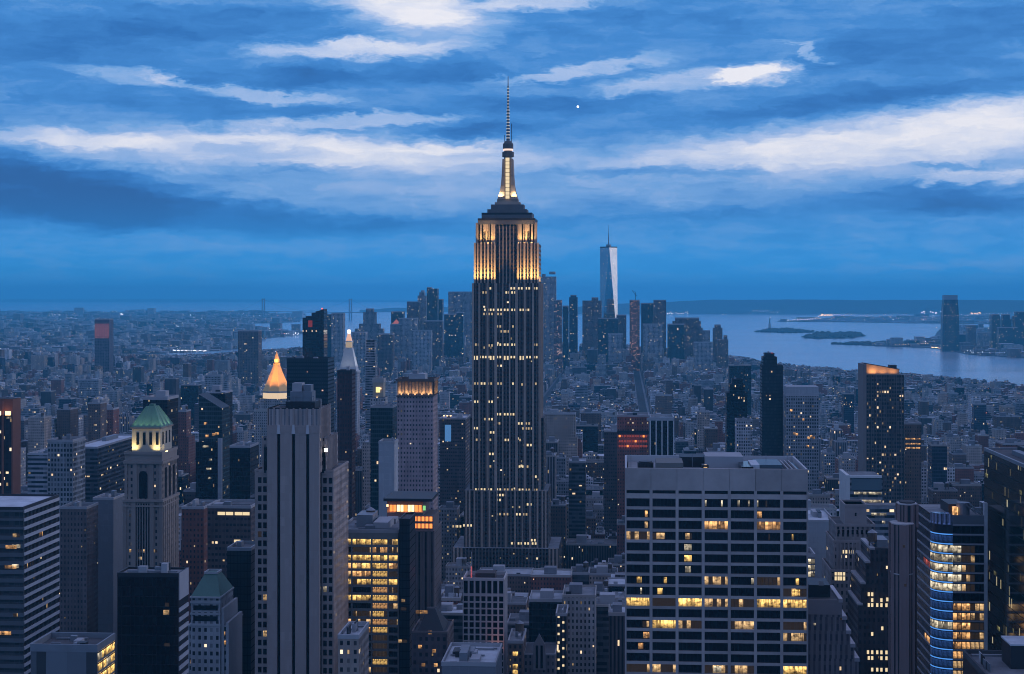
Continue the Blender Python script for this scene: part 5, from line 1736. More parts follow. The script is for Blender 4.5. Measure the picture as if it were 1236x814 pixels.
def ragged_tower():
    d = 2150.0
    k = d / F
    x, y, w = site(365, 391, d, 26, 374, 'the ragged topped black tower')
    root = thing('black_glass_tower', 'black glass tower with ragged stepped top rising behind the wide black slab', 'tower', (x, y, 0))
    U = lambda px: (px - 378) * k
    Z = lambda py: HZ(py, d)
    m = MB(1.6)
    for (a, c, py, y0) in ((365, 369, 384, 0), (369, 376, 382, .02), (376, 381, 378, .04), (381, 391, 376, .06)):
        m.box(U(a), U(c), y0, 26 - y0, 0, Z(py), top=-1, bottom=False)
    m.build('wall', FM['glass_dark'], root)
    for (a, c, py) in ((365, 369, 384), (369, 376, 382), (376, 381, 378), (381, 391, 376)):
        MB().box(U(a) + .3, U(c) - .3, .4, 25.6, Z(py) - .5, Z(py) + .3).build('roof', M['roof_dark'], root)
    MB().prism([(U(383), 2), (U(391), 2), (U(391), 24), (U(383), 24)], Z(376), Z(373.4), 0, None, False, [(U(389), 2), (U(391), 2), (U(391), 24), (U(389), 24)]).build('crown', M['metal_dark'], root)
    MB().box(U(372), U(377), -.1, .1, Z(395), Z(387)).build('red_glow_window', emitter('red_glow', (.7, .08, .06), .22), root)
    MB().cyl(U(388.5), 3, .9, Z(373.5), Z(372), 6).build('warning_lamp', M['lamp_red'], root)
ragged_tower()

def lit_crown_tower():
    d = 1150.0
    k = d / F
    x, y, w = site(479, 523, d, 27, 457, 'the pink lit crown tower')
    root = thing('lit_crown_tower', 'pinkish tower with a dark flared crown lit amber from below', 'tower', (x, y, 0))
    U = lambda px: (px - 501) * k
    Z = lambda py: HZ(py, d)
    MB(2.2).box(-w / 2, w / 2, 0, 27, 0, Z(478), top=-1, bottom=False).build('wall', FM['pink'], root)
    MB().box(U(480.5), U(521.5), .8, 26.2, Z(478), Z(461), top=-1).build('crown_wall', principled('crown_stone', (.34, .25, .20), .8, noise=.15), root)
    for i in range(11):
        px = 480.2 + i * 4.16
        MB().prism([(U(px) - .35, -.2), (U(px) + .35, -.2), (U(px) + .35, 1), (U(px) - .35, 1)], Z(478), Z(460), 0, None, False, [(U(px) - .35, -1.0), (U(px) + .35, -1.0), (U(px) + .35, 1), (U(px) - .35, 1)]).build('crown_fin', M['crown_fin'], root)
    for i in range(6):
        yy = 2 + i * 4.6
        MB().box(w / 2 - .8, w / 2 + .6, yy - .35, yy + .35, Z(478), Z(460)).build('crown_fin', M['crown_fin'], root)
    MB().ring(-w / 2 - .6, w / 2 + .8, -1.2, 28, Z(460.4), Z(457.4), .7).build('crown_rim', M['crown_fin'], root)
    MB().box(-w / 2, w / 2, 0, 27, Z(461), Z(460)).build('roof', M['roof_grey'], root)
    MB().box(U(492), U(512), 6, 20, Z(460), Z(452)).build('plant_room', M['roof_pale'], root)
    MB().box(U(496), U(502), 8, 16, Z(452), Z(448)).build('plant_room', M['metal_grey'], root)
    for px in (499, 507):
        MB().bar((U(px), 9, Z(452)), (U(px), 9, Z(443)), .2).build('aerial', M['roof_pale'], root)
    MB().box(-w / 2 - .3, w / 2 + .3, -1.3, -.02, Z(479), Z(477.6)).build('ledge', M['crown_fin'], root)
    for px in (483.5, 492, 501, 510, 518.5):
        flood((x, y, 0), U(px), -.75, Z(477.4), 3.2, 420, (1, .62, .28), 8, spread=100, depth=.5)
    flood((x, y, 0), w / 2 + 1.4, 13, Z(477.4), 20, 1500, (1, .62, .28), 8, R(90), spread=100, depth=.5)
M['crown_fin'] = principled('crown_fin', (.12, .095, .085), .8)
lit_crown_tower()
S('pale windowless slab in front of the pink tower with the lit crown', 457, 476, 535, 1010, 18, M['blank_pale'], name='blank_slab', units=1)
S('teal glass block left of the pink tower with the lit crown', 447, 474, 492, 1300, 28, 'glass_teal', phrase='the teal glass block', units=3)
S('striped grey tower with dark upper half behind the teal glass block', 441, 453, 428, 2300, 20, 'bands', tiers=[(442, 452, 1, 412)], crown=M['metal_dark'])
def lit_cupola_block():
    d = 1500.0
    k = d / F
    x, y, w = site(447, 465, d, 16, 455)
    root = thing('cupola_tower', 'small stone tower with one bright yellow lantern window near its top', 'tower', (x, y, 0))
    U = lambda px: (px - 456) * k
    Z = lambda py: HZ(py, d)
    MB(2.3).box(-w / 2, w / 2, 0, 16, 0, Z(480), top=-1, bottom=False).build('wall', FM['stone'], root)
    MB().box(U(449.5), U(462.5), 1.5, 14, Z(480), Z(462)).build('lantern_wall', principled('lantern_stone', (.38, .33, .25), .85), root)
    MB().ring(U(449), U(463), 1, 14.5, Z(462), Z(457), .7).build('balustrade', M['limestone'], root)
    for px in (451, 454, 458, 461):
        MB().cyl(U(px), 2, .5, Z(457), Z(453.5), 6, .1).build('finial', M['limestone'], root)
    MB().box(U(453.5), U(458.5), 1.3, 1.55, Z(474), Z(467.5)).build('lantern_window', emitter('lantern_window', (1, .78, .3), 1.3), root)
    for (px, py) in ((455, 481), (459, 470)):
        MB().cyl(U(px), .8, .8, Z(py), Z(py - 1.5), 6).build('lamp', M['lamp_warm'], root)
    MB().box(-w / 2 + .3, w / 2 - .3, .3, 15.7, Z(480), Z(479.6)).build('roof', M['roof_dark'], root)
lit_cupola_block()

def screen_block():
    d = 1600.0
    k = d / F
    r, (x, y, w, h, ext, zt) = S('dark brown loft block wearing a tall blue lit screen', 531, 562, 506, 1600, 50, 'brown_slab', roof='roof_pale', phrase='the block with blue screen', units=3)
    MB().box((537 - 546.5) * k, (544.5 - 546.5) * k, -.6, -.1, HZ(533, d), HZ(513, d)).build('screen', emitter('blue_screen', (.16, .45, 1), .4), r)
    for i in range(3):
        MB().cyl((536 + i * 4 - 546.5) * k, -.8, .8, HZ(502.6, d), HZ(501.4, d), 6).build('lamp', M['lamp_warm'], r)
screen_block()
S('small square block with bright white sign light below the narrow black slab', 408, 433, 770, 600, 24, 'tan', roof='roof_pale', units=6)
S('low block with pale flat roof and raised rim at the bottom below the white grid', 533, 598, 803, 610, 34, M['blank_grey'], name='low_block', roof='roof_pale', units=8, phrase='the low pale roof')
r, g = S('dark block with one column of bright windows right of the white gridded block', 613, 631, 776, 820, 30, FM['brick_brown'], units=2, tank=True)
k = 820 / F
windows(r, [((px - 622) * k, -.04, HZ(py, 820), 2.6, 2.2, M['win_yellow'], 0) for px, py in ((622, 792), (622, 807), (622, 814))])
r, g = S('dark brick slab with two columns of tiny round white lights', 671, 684, 743, 850, 24, FM['piers_dark'], phrase='the twin light column slab', units=2)
k = 850 / F
windows(r, [((674.3 + 5.6 * (i % 2) - 677.5) * k, -.04, HZ(746 + i * 5.2 + (i % 2) * 1.6, 850), 1.1, 1.2, M['win_pair'], 0) for i in range(13)])
def gothic_block():
    d = 830.0
    k = d / F
    x, y, w = site(632, 670, d, 26, 762)
    root = thing('gothic_block', 'dark masonry block with pointed gothic gable in the middle of its front', 'building', (x, y, 0))
    Z = lambda py: HZ(py, d)
    MB(2.3).box(-w / 2, w / 2, 0, 26, 0, Z(790), top=-1, bottom=False).build('wall', facade('gothic_wall', (.13, .12, .125), 2.3, 3.6, .4, .55, lit=.02), root)
    g = MB()
    gm = [(-3.2, Z(790) - 8), (3.2, Z(790) - 8), (3.2, Z(779)), (0, Z(765)), (-3.2, Z(779))]
    g.face([(a, -.6, c) for a, c in gm])
    g.face([(a, .4, c) for a, c in reversed(gm)])
    for i in range(5):
        (a, c), (e, f) = gm[i], gm[(i + 1) % 5]
        g.face([(e, -.6, f), (a, -.6, c), (a, .4, c), (e, .4, f)])
    g.build('gable', principled('gothic_stone', (.18, .17, .175), .85), root)
    for s in (-1.2, 1.2):
        MB().box(s - .6, s + .6, -.75, -.55, Z(790) - 7, Z(779)).build('lancet_window', M['black_glass'], root)
    MB().box(-w / 2 + .4, w / 2 - .4, .5, 25.6, Z(790), Z(789.6)).build('roof', M['roof_dark'], root)
    MB().ring(-w / 2 - .2, w / 2 + .2, -.2, 26.2, Z(790) - .4, Z(789), .5).build('parapet', M['concrete'], root)
gothic_block()

# ---- right part of the near city
def red_lit_block():
    d = 1500.0
    r, (x, y, w, h, ext, zt) = S('red brick block with a glowing red lit top storey', 745, 783, 503, 1500, 40, 'brick_red', phrase='the red lit brick block', units=3)
    k = d / F
    sp = [((748 + i * 3.2 - 764) * k, -.05, HZ(py, d), 1.7, 2.0, M['win_redlit'] if (i * 7 + j * 3) % 9 else M['lamp_orange'], 0) for i in range(11) for j, py in enumerate((528, 534, 540))]
    windows(r, sp)
    MB().box(-w / 2, w / 2, -.4, -.06, HZ(524, d), HZ(520, d)).build('cornice', M['metal_dark'], r)
    flood((x, y, 0), -3, -3, HZ(548, d), 18, 500, (1, .18, .10), 2, spread=70)
M['win_redlit'] = emitter('win_redlit', (1, .16, .10), .22)
red_lit_block()
def column_block():
    d = 1350.0
    r, (x, y, w, h, ext, zt) = S('dark glass block fronted by tall white columns', 785, 813, 505, 1350, 30, 'glass_dark', phrase='the white columned block', roof='roof_grey', crown=M['roof_pale'])
    for i in range(5):
        xx = -w / 2 + w * i / 4
        MB().box(xx - .45, xx + .45, -.9, 0, 0, h - 2).build('column', M['marble'], r)
    MB().box(-w / 2 - 3, w / 2 + .6, -1, .2, h - 2, h + .4).build('lintel', M['blank_pale'], r)
column_block()
S('stepped black tower behind the right half of the wide pale grid slab', 877, 902, 474, 2000, 24, 'glass_dark', tiers=[(881, 899, 2, 464), (884, 897, 2, 459)], phrase='the stepped black tower', crown=M['metal_dark'], roof='roof_dark')
S('pale stone block half hidden beside the stepped black tower', 889, 908, 508, 1750, 24, 'grid_pale', units=2)
r, g = S('tall black glass tower with red warning light and lower right shoulder', 920, 945, 441, 1700, 26, facade('tall_black', (.018, .02, .026), 1.8, 3.6, 1.01, .7, lit=.012, spandrel=(.03, .033, .04)), tiers=[(921.5, 938, 1, 431), (924, 935, 2, 428)], phrase='the tall black glass tower', crown=M['metal_dark'], roof='roof_dark')
MB().cyl(0, 4, .8, HZ(428, 1700), HZ(426.4, 1700), 6).build('warning_lamp', M['lamp_red'], r)
r, g = S('grey slab with a blank pale band across its top', 949, 988, 478, 1650, 28, FM['grid_grey'], phrase='the slab with pale top band', units=0)
MB().box(-g[2] / 2 + .2, g[2] / 2 - .2, .3, 27, g[3], HZ(467, 1650)).build('top_band', M['blank_pale'], r)
k = 1650 / F
windows(r, [((px - 968.5) * k, -.05, HZ(py, 1650), 2.4, 2.2, M['win_warm'], 0) for px, py in ((959, 525), (962, 526), (976, 530), (979, 528), (982, 530), (955, 497), (970, 508), (975, 540))])

def amber_crown_tower():
    d = 1400.0
    k = d / F
    x, y, w = site(1042, 1091, d, 30, 438, 'the amber crowned tower')
    root = thing('amber_crown_tower', 'dark glass apartment tower with sloping crown lit amber and pale left edge', 'tower', (x, y, 0))
    U = lambda px: (px - 1066.5) * k
    Z = lambda py: HZ(py, d)
    MB(2.2).box(U(1046), U(1091), 0, 30, 0, Z(453), top=-1, bottom=False).build('wall', facade('amber_tower_glass', (.11, .095, .09), 2.2, 3.4, .72, .62, lit=.13, spandrel=(.10, .085, .08), row=.2, strength=.9), root)
    MB().box(U(1042), U(1046), -.3, 30, 0, Z(440)).build('edge_wall', principled('edge_wall', (.20, .17, .16), .85, noise=.15), root)
    cr = principled('crown_panel_amber', (.36, .25, .17), .7, noise=.2)
    m = MB()
    za, zb, zc = Z(439), Z(446.5), Z(453)
    m.face([(U(1046), 4, zc), (U(1086), 4, zc), (U(1086), 4, zb), (U(1046), 4, za)])
    m.face([(U(1086), 4, zc), (U(1086), 28, zc), (U(1086), 28, zb), (U(1086), 4, zb)])
    m.face([(U(1086), 28, zc), (U(1046), 28, zc), (U(1046), 28, za), (U(1086), 28, zb)])
    m.face([(U(1046), 4, za), (U(1086), 4, zb), (U(1086), 28, zb), (U(1046), 28, za)])
    m.build('crown', cr, root)
    MB().bar((U(1043), 2, Z(438.6)), (U(1086), 2, Z(446)), .5).build('crown_edge', M['metal_dark'], root)
    MB().box(U(1076), U(1084), 8, 20, Z(447), Z(441.5)).build('plant_room', M['metal_dark'], root)
    MB().box(U(1046.3), U(1090.7), .3, 29.7, zc - .5, zc + .05).build('roof', M['roof_dark'], root)
    for px in (1054, 1066, 1078):
        flood((x, y, 0), U(px), .9, zc + .3, 6, 800 if px < 1060 else 420, (1, .5, .18), 22, spread=120)
    for i in range(10):
        MB().box(U(1046 + i * 4.9) - .2, U(1046 + i * 4.9) + .2, -.25, .05, 0, zc).build('mullion', M['metal_dark'], root)
amber_crown_tower()
r, g = S('brown block with two warm rows of windows right of the amber crowned tower', 1092, 1112, 512, 1450, 30, 'brick_brown', units=2)
k = 1450 / F
windows(r, [((1094.5 + i * 3 - 1102) * k, -.05, HZ(py, 1450), 1.8, 1.5, M['win_warm'], 0) for i in range(6) for py in (531, 537, 542)])
def white_frame_block():
    d = 1000.0
    k = d / F
    x, y, w = site(1023, 1066, d, 34, 575, 'the white framed block')
    root = thing('white_frame_block', 'pale framed block with grey glass top and lit strip windows above a wider banded base', 'office building', (x, y, 0))
    U = lambda px: (px - 1044.5) * k
    Z = lambda py: HZ(py, d)
    MB(3).box(U(1024.5), U(1065), .4, 34, 0, Z(577), top=-1, bottom=False).build('wall', FM['bands'], root)
    MB().box(U(1028), U(1064), .1, .5, Z(592), Z(578)).build('glass_front', principled('grey_glass', (.10, .14, .16), .25), root)
    MB().box(U(1022), U(1026), -.4, 34, 0, Z(574)).build('frame_side', M['marble'], root)
    MB().box(U(1026), U(1064), -.4, 1.2, Z(577), Z(574)).build('frame_top', M['marble'], root)
    MB().box(U(1026), U(1065), 1.2, 34, Z(577) - .3, Z(576.5)).build('roof', M['roof_grey'], root)
    MB(3).box(U(1040), U(1086), -14, -.5, 0, Z(607), top=-1, bottom=False).build('front_wing', FM['bands'], root)
    MB().box(U(1040) + .3, U(1086) - .3, -13.7, -.6, Z(607), Z(606.6)).build('wing_roof', M['roof_grey'], root)
    sp = [(U(px), .05, Z(py), 1.9, 1.5, M['win_white'], 0) for px, py in [(1033 + i * 3.6, 597) for i in range(9)] + [(1040 + i * 3.6, 606.5) for i in range(7)]]
    sp += [(U(px), -14.05, Z(py), 1.9, 1.6, M['win_white'], 0) for px, py in [(1049 + i * 3.6, 618.6) for i in range(5)] + [(1079, 618.6), (1082, 618.6)] + [(1062 + i * 3.6, 651) for i in range(5)] + [(1062, 628)]]
    windows(root, sp)
white_frame_block()
def lit_strip_block():
    d = 760.0
    k = d / F
    r, (x, y, w, h, ext, zt) = S('narrow block with brightly lit white glass front beside the wide pale grid slab', 974, 984, 672, 760, 20, M['blank_grey'], name='lit_glass_block', units=0)
    windows(r, [((976.6 + 4.6 * j - 979) * k, -.05, HZ(681 + i * 7.6, d), 1.6, 2.4, M['win_white'], 0) for i in range(6) for j in range(2)])
lit_strip_block()
S('low hall with long pale blue roof beside the wide pale grid slab', 976, 1008, 630, 1080, 60, M['blank_pale'], name='pale_roofed_hall', roof='roof_pale', units=3)

# ---- the harbour-side towers far off
def glass_obelisk():
    """tallest far tower: square base, eight long triangles, mast"""
    d = 5900.0
    k = d / F
    x, y, w = site(724, 745, d, 64, 298, 'the tall chamfered glass tower')
    root = thing('chamfered_glass_tower', 'tall chamfered glass tower with one bright reflecting facet and a thin mast', 'skyscraper', (x, y + 32, 0))
    Z = lambda py: HZ(py, d)
    a = 31.5
    zb, zt = 57.0, Z(299)
    base = [(-a, -a), (a, -a), (a, a), (-a, a)]
    rt = a / math.sqrt(2) * 1.0
    th = R(45)
    top = [(0, -a), (a, 0), (0, a), (-a, 0)]
    gl = facade('obelisk_glass', (.30, .32, .35), 3, 4.0, .9, .75, lit=.05, spandrel=(.33, .35, .38), glass=(.36, .38, .41), rough=.12, strength=.7, metal=1.0)
    m = MB(3)
    m.prism(base, 0, zb, 0, -1)
    def tri(p, q, r_, zp, zq, zr):
        wdt = math.hypot(p[0] - q[0], p[1] - q[1])
        m.face([(p[0], p[1], zp), (q[0], q[1], zq), (r_[0], r_[1], zr)], [(0, zp), (wdt, zq), (wdt / 2, zr)])
    for i in range(4):
        j = (i + 1) % 4
        tri(base[i], base[j], top[i], zb, zb, zt)            # upright triangle on each base edge
        p, q, r_ = top[i], base[j], top[j]
        wdt = math.hypot(p[0] - r_[0], p[1] - r_[1])
        m.face([(q[0], q[1], zb), (r_[0], r_[1], zt), (p[0], p[1], zt)], [(wdt / 2, zb), (wdt, zt), (0, zt)])
    m.build('facets', gl, root).rotation_euler.z = 0
    MB().prism(top, zt, zt + 4, bottom=True).build('parapet', M['metal_dark'], root)
    MB().cyl(0, 0, 9, zt + 4, zt + 12, 16).build('crown_ring', M['metal_grey'], root)
    MB().cyl(0, 0, 2.4, zt + 12, zt + 50, 8, 1.3).cyl(0, 0, 1.0, zt + 50, zt + 80, 8, .3).build('mast', M['metal_grey'], root)
    MB().cyl(0, 0, 1.0, zt + 80, zt + 82, 6).build('beacon', M['win_dim'], root)
    root.rotation_euler.z = R(5)
glass_obelisk()

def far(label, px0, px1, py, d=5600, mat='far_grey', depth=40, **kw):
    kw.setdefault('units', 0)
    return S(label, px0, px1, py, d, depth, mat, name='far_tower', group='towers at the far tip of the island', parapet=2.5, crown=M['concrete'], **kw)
r, g = far('rippled grey tower with many small lights just right of the spired tower', 652, 671, 334, 5300, facade('ripple', (.26, .25, .26), 4, 4, .5, .55, lit=.12, strength=.8, row=0), tiers=[(654, 658, 0, 331), (663, 670, 0, 329)])
far('lower lit shoulder block right of the rippled grey tower', 669, 678, 363, 5250, 'far_lit')
far('bluish slab between the rippled tower and the thin dark tower', 679, 686, 370, 5500, 'far_glass')
far('thin dark tower standing alone left of the brown lit block', 687, 697, 359, 5600, 'far_glass', tiers=[(688.5, 695.5, 2, 357)])
far('broad brown block with warm lights left of the chamfered glass tower', 703, 726, 363, 5500, 'far_brown', tiers=[(714, 722, 4, 360)])
far('dark block filling the foot of the chamfered glass tower', 722, 746, 385, 5300, 'far_glass')
far('square grey block right of the chamfered glass tower foot', 744, 756, 381, 5600, 'far_brown')
far('pale low block below the square grey block', 734, 752, 404, 5000, 'far_grey', roof='roof_pale')
r, g = far('tower under construction glowing orange with a crane on top', 760, 772, 363, 5400, facade('orange_floors', (.10, .06, .055), 4, 4, .8, .5, lit=.55, strength=.55, litcol=(1, .32, .14), row=0))
k = 5400 / F
cr = MB()
h = g[3]
cr.bar((3, 4, h), (3, 4, h + 28), 1.1).bar((3, 4, h + 18), (-8, 4, h + 34), .8).bar((3, 4, h + 18), (9, 4, h + 15), .9).bar((3, 4, h + 28), (-8, 4, h + 34), .4)
tag(cr.build('crane', M['metal_dark'], r))
far('dark glass block with pale lit rim right of the orange construction tower', 774, 790, 367, 5700, 'far_glass')
far('taller flat topped dark block beside the block with pale rim', 789, 804, 363, 5650, 'far_brown')
far('broad stepped brown block with rounded shoulders', 810, 848, 396, 5500, 'far_brown', tiers=[(812, 846, 3, 388), (815, 844, 3, 384.5)])
far('dark wing left of the stepped brown block', 806, 826, 392, 5350, 'far_glass')
far('small stepped tower right of the broad stepped brown block', 847, 857, 400, 5600, 'far_grey')
far('slim brown tower near the water with a lower wing', 861, 872, 396, 5500, 'far_brown', tiers=[(863, 870, 3, 393)])
far('low brown wing of lights at the water edge', 866, 879, 410, 5400, 'far_brown', tiers=[(874, 878, 2, 406)])
far('pale grey block in front of the dark glass block with pale rim', 776, 800, 392, 5100, 'far_grey')
far('grey slab standing before the small stepped tower', 838, 860, 414, 5000, 'far_grey')
# left of the spired tower
far('wedding cake topped municipal tower with a small dome', 428, 462, 397, 5400, 'far_grey', tiers=[(433, 458, 2, 391), (438, 453, 4, 377), (441, 450, 3, 373.5)])
r, g = far('square tower with a red lit pyramid on its roof', 472, 487, 377, 5600, 'far_glass')
r, g = far('stone tower with small red glowing pyramid roof', 471, 484, 392, 5200, 'far_grey')
k = 5200 / F
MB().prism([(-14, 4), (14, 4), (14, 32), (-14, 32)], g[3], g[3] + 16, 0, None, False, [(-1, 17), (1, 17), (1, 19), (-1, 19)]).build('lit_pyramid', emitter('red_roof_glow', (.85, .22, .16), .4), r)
far('broad dark block with a red lamp on its left edge', 491, 506, 365, 5500, 'far_brown')
far('spired narrow tower with a bright lamp at its tip', 504, 514, 357, 5600, 'far_grey', tiers=[(506, 512, 2, 353), (508, 511, 2, 351.5)])
far('tallest twin slab of the left harbour cluster', 515, 528, 348.5, 5500, 'far_glass', tiers=[(515.3, 520, 0, 347.6)])
far('stepped slab leaning behind the twin slab', 527, 534, 362, 5700, 'far_glass')
far('broad flat topped office slab left of the spired tower', 541, 571, 353, 5600, 'far_grey')
far('lower dark front slab below the broad flat topped office slab', 551, 559, 378, 5250, 'far_glass')
far('pale blue slab left of the lower dark front slab', 536, 552, 380, 5400, 'far_glass')
far('wide grey block below the broad dark block', 481, 503, 385, 5200, 'far_grey')
far('twin grey block in front of the twin slab', 497, 520, 400, 4900, 'far_grey')
far('grey block below the spired narrow tower', 512, 534, 388, 5100, 'far_brown')
far('tall pale slab with a dark stripe left of the marble tower', 400, 414, 379, 4900, 'far_grey')
far('dark narrow slab left of the tall pale slab', 392, 401, 380, 5000, 'far_glass')
far('grey apartment slab between the marble tower and the municipal tower', 424, 441, 402, 4600, 'far_grey')
far('brown apartment block right of the municipal tower', 456, 474, 404, 4700, 'far_brown')
far('square brown housing block by the river on the left', 287, 312, 400, 4200, 'far_brown')
r, g = far('tower crowned with red lit floors far off on the left', 114, 132, 386, 4800, facade('red_floors', (.13, .10, .11), 5, 4.5, .65, .6, lit=.0), units=0)
k = 4800 / F
sp = []
for i in range(6):
    for j in range(7):
        sp.append(((115.6 + i * 3 - 123) * k, -.2, HZ(392.5 + j * 2.6, 4800), 3.8, 3.0, M['win_pinkred'] if (i + j) % 3 else M['win_pinkwhite'], 0)) if True else None
windows(r, sp)

# ---- across the water
def jc(label, px0, px1, py, d=7600, mat='far_glass', **kw):
    kw.setdefault('units', 0)
    return S(label, px0, px1, py, d, 45, mat, name='shore_tower', group='towers on the far shore', parapet=2.5, crown=M['concrete'], **kw)
def rounded_shore_tower():
    d = 7300.0
    k = d / F
    x, y, w = site(1138, 1158, d, 60, 356, 'the tall shore tower')
    root = thing('rounded_shore_tower', 'tall tower with bowed sides standing alone on the far shore', 'skyscraper', (x, y, 0), 'towers on the far shore')
    Z = lambda py: HZ(py, d)
    m = MB(4)
    prof = [(432, 10.2), (400, 10.0), (385, 9.6), (372, 9.0), (362, 8.2)]
    for (a, ra), (c, rc) in zip(prof[:-1], prof[1:]):
        r0, r1 = ra * k, rc * k
        P_ = lambda r_: [(-r_, 4), (-r_ * .6, 0), (r_ * .6, 0), (r_, 4), (r_, 50), (-r_, 50)]
        m.prism(P_(r0), max(Z(a), 0), Z(c), 0, -1, False, P_(r1))
    m.build('wall', FM['far_glass'], root)
    MB().box(-8 * k, 8 * k, 3, 48, Z(362), Z(356.6)).build('crown', M['metal_grey'], root)
    MB().box(-7.6 * k, 7.6 * k, 4, 47, Z(356.6), Z(356.3)).build('roof', M['roof_grey'], root)
rounded_shore_tower()
jc('short brown shore block right of the tall shore tower', 1168, 1178, 393, 7600, 'far_brown')
jc('square dark shore tower, first of three right of the short brown block', 1197, 1207, 381, 7500, tiers=[(1198, 1206, 2, 380)])
jc('dark shore tower with stepped top in the middle of the three', 1210, 1221, 385, 7500, tiers=[(1211, 1219, 2, 380)])
jc('broad shore tower cut by the right border', 1225, 1252, 382, 7400, tiers=[(1227, 1250, 2, 377)])
jc('low wide shore block between the short brown block and the square tower', 1180, 1197, 402, 7800, 'far_grey')
jc('low grey shore block in front of the stepped shore tower', 1206, 1228, 396, 7300, 'far_glass')
jc('small shore block beside the tall shore tower foot', 1157, 1170, 404, 7700, 'far_glass')

# ================================================================== the ordinary city between the towers
BUFX, BUFY = 618, 407
def soft_guard(px0, px1, ytop, d):
    """lowest photo row an ordinary building nearer than d may reach up to, over a guarded column range"""
    lim = -1
    for (a, c, y0, y1, gd) in GUARD:
        if d < gd - 2 and px1 > a - 1 and px0 < c + 1:
            basey = min(820, EY + F * CAMZ / gd)
            if gd > 4000:
                yv = min(y0 + 34, basey + 4)
            elif gd > 1100:
                yv = y0 + (basey - y0) * .62
            else:
                yv = 1000
            if (a, c) == (556, 668):
                yv = 662
            if y0 == 88:
                yv = 662
            lim = max(lim, yv)
    return lim
ENV = [(-100, 415), (60, 425), (230, 430), (300, 424), (420, 415), (500, 400), (650, 405), (800, 420), (862, 428), (900, 432), (950, 445), (1100, 452), (1236, 462), (1400, 470)]
LOW = lambda px: np.interp(px, [e[0] for e in ENV], [e[1] for e in ENV])
SHORE = [W(a, DG(c)) for a, c in shore]
def on_island(x, y):
    pts = mpts
    c = False
    j = len(pts) - 1
    for i in range(len(pts)):
        if (pts[i][1] > y) != (pts[j][1] > y) and x < (pts[j][0] - pts[i][0]) * (y - pts[i][1]) / (pts[j][1] - pts[i][1]) + pts[i][0]:
            c = not c
        j = i
    return c
KINDS = [('brick_red', 14), ('brick_brown', 17), ('tan', 15), ('stone', 14), ('grid_grey', 10), ('grid_pale', 6), ('bands', 6), ('piers', 6), ('piers_dark', 5), ('brown_slab', 4), ('glass_dark', 4), ('glass_blue', 4), ('glass_teal', 2), ('bands_dark', 4)]
KL = [k_ for k_, n_ in KINDS for _ in range(n_)]
ROOFS = ['roof_dark'] * 4 + ['roof_grey'] * 7 + ['roof_pale'] * 5
lots = []
AVX, STY = 232.0, 80.0
for iy in range(6, 88):
    Yb = iy * STY + 8
    for ix in range(-18, 14):
        Xb = ix * AVX + 60
        # two rows of lots back to back
        for row_ in (0, 1):
            y0 = Yb + row_ * 31.5
            x_ = Xb
            while x_ < Xb + 200:
                wd = rnd.choice([8, 8, 9, 11, 12, 14, 16, 18, 22, 28, 40]) * rnd.uniform(.9, 1.1)
                wd = min(wd, Xb + 202 - x_)
                dp = rnd.uniform(22, 30.5)
                yy = y0 + (rnd.uniform(0, 2) if row_ == 0 else 30.5 - dp)
                xc = x_ + wd / 2
                a, c0, d = PX(xc, yy, 0)
                x_ += wd + (0.35 if rnd.random() < .8 else 3)
                if d < 690 or a < -130 or a > 1380 or wd < 6:
                    continue
                if not on_island(xc, yy + 20) or not on_island(xc, yy):
                    continue
                if rnd.random() < .05:
                    continue
                mean = 62 if d < 1500 else 46 if d < 2300 else 32 if d < 3200 else 21 if d < 4700 else 34
                if a > 860 and d > 2300:
                    mean *= .8
                h = mean * math.exp(rnd.gauss(-.08, .42))
                if rnd.random() < .07:
                    h *= rnd.uniform(1.3, 2.0)
                if wd < 12:
                    h = min(h, 28)
                h = max(h, 9)
                lots.append([xc - wd / 2, xc + wd / 2, yy, yy + dp, h, d])
keep = []
for L in lots:
    x0, x1, y0, y1, h, d = L
    hit = False
    for (a, c, e, f) in FOOT:
        if x1 > a and x0 < c and y1 > e and y0 < f:
            hit = True
            break
    if hit:
        continue
    pa, ptop, _ = PX(x0, y0, h)
    pc_, _, _ = PX(x1, y0, h)
    pb, pbt, _ = PX((x0 + x1) / 2, y1, h)
    lim = max(soft_guard(min(pa, pb), max(pc_, pb), ptop, d), LOW((pa + pc_) / 2))
    if 1094 < pc_ and pa < 1250 and 700 < d < 2600:
        lim = max(lim, 500 + 30 * ((x0 * 3.7) % 1))
    if 648 < pc_ and pa < 748 and d < 3600:
        lim = max(lim, 480 + 40 * ((x0 * 5.1) % 1))
    if d < 1300 and 410 < pc_ and pa < 760:
        lim = max(lim, 672 + 40 * ((x0 * 7.3) % 1))
    if pbt < lim:
        h2 = CAMZ - (lim - EY) * (d + 30) / F
        if h2 < 8:
            if d > 1150 and h2 > -60:
                h2 = rnd.uniform(7, 10)
                if PX(x0, y0, h2)[1] < lim - 14:
                    continue
            else:
                continue
        h = min(h, h2) * (rnd.uniform(.75, 1) if h2 > 14 else 1)
    keep.append([x0, x1, y0, y1, h, d])
lots = keep

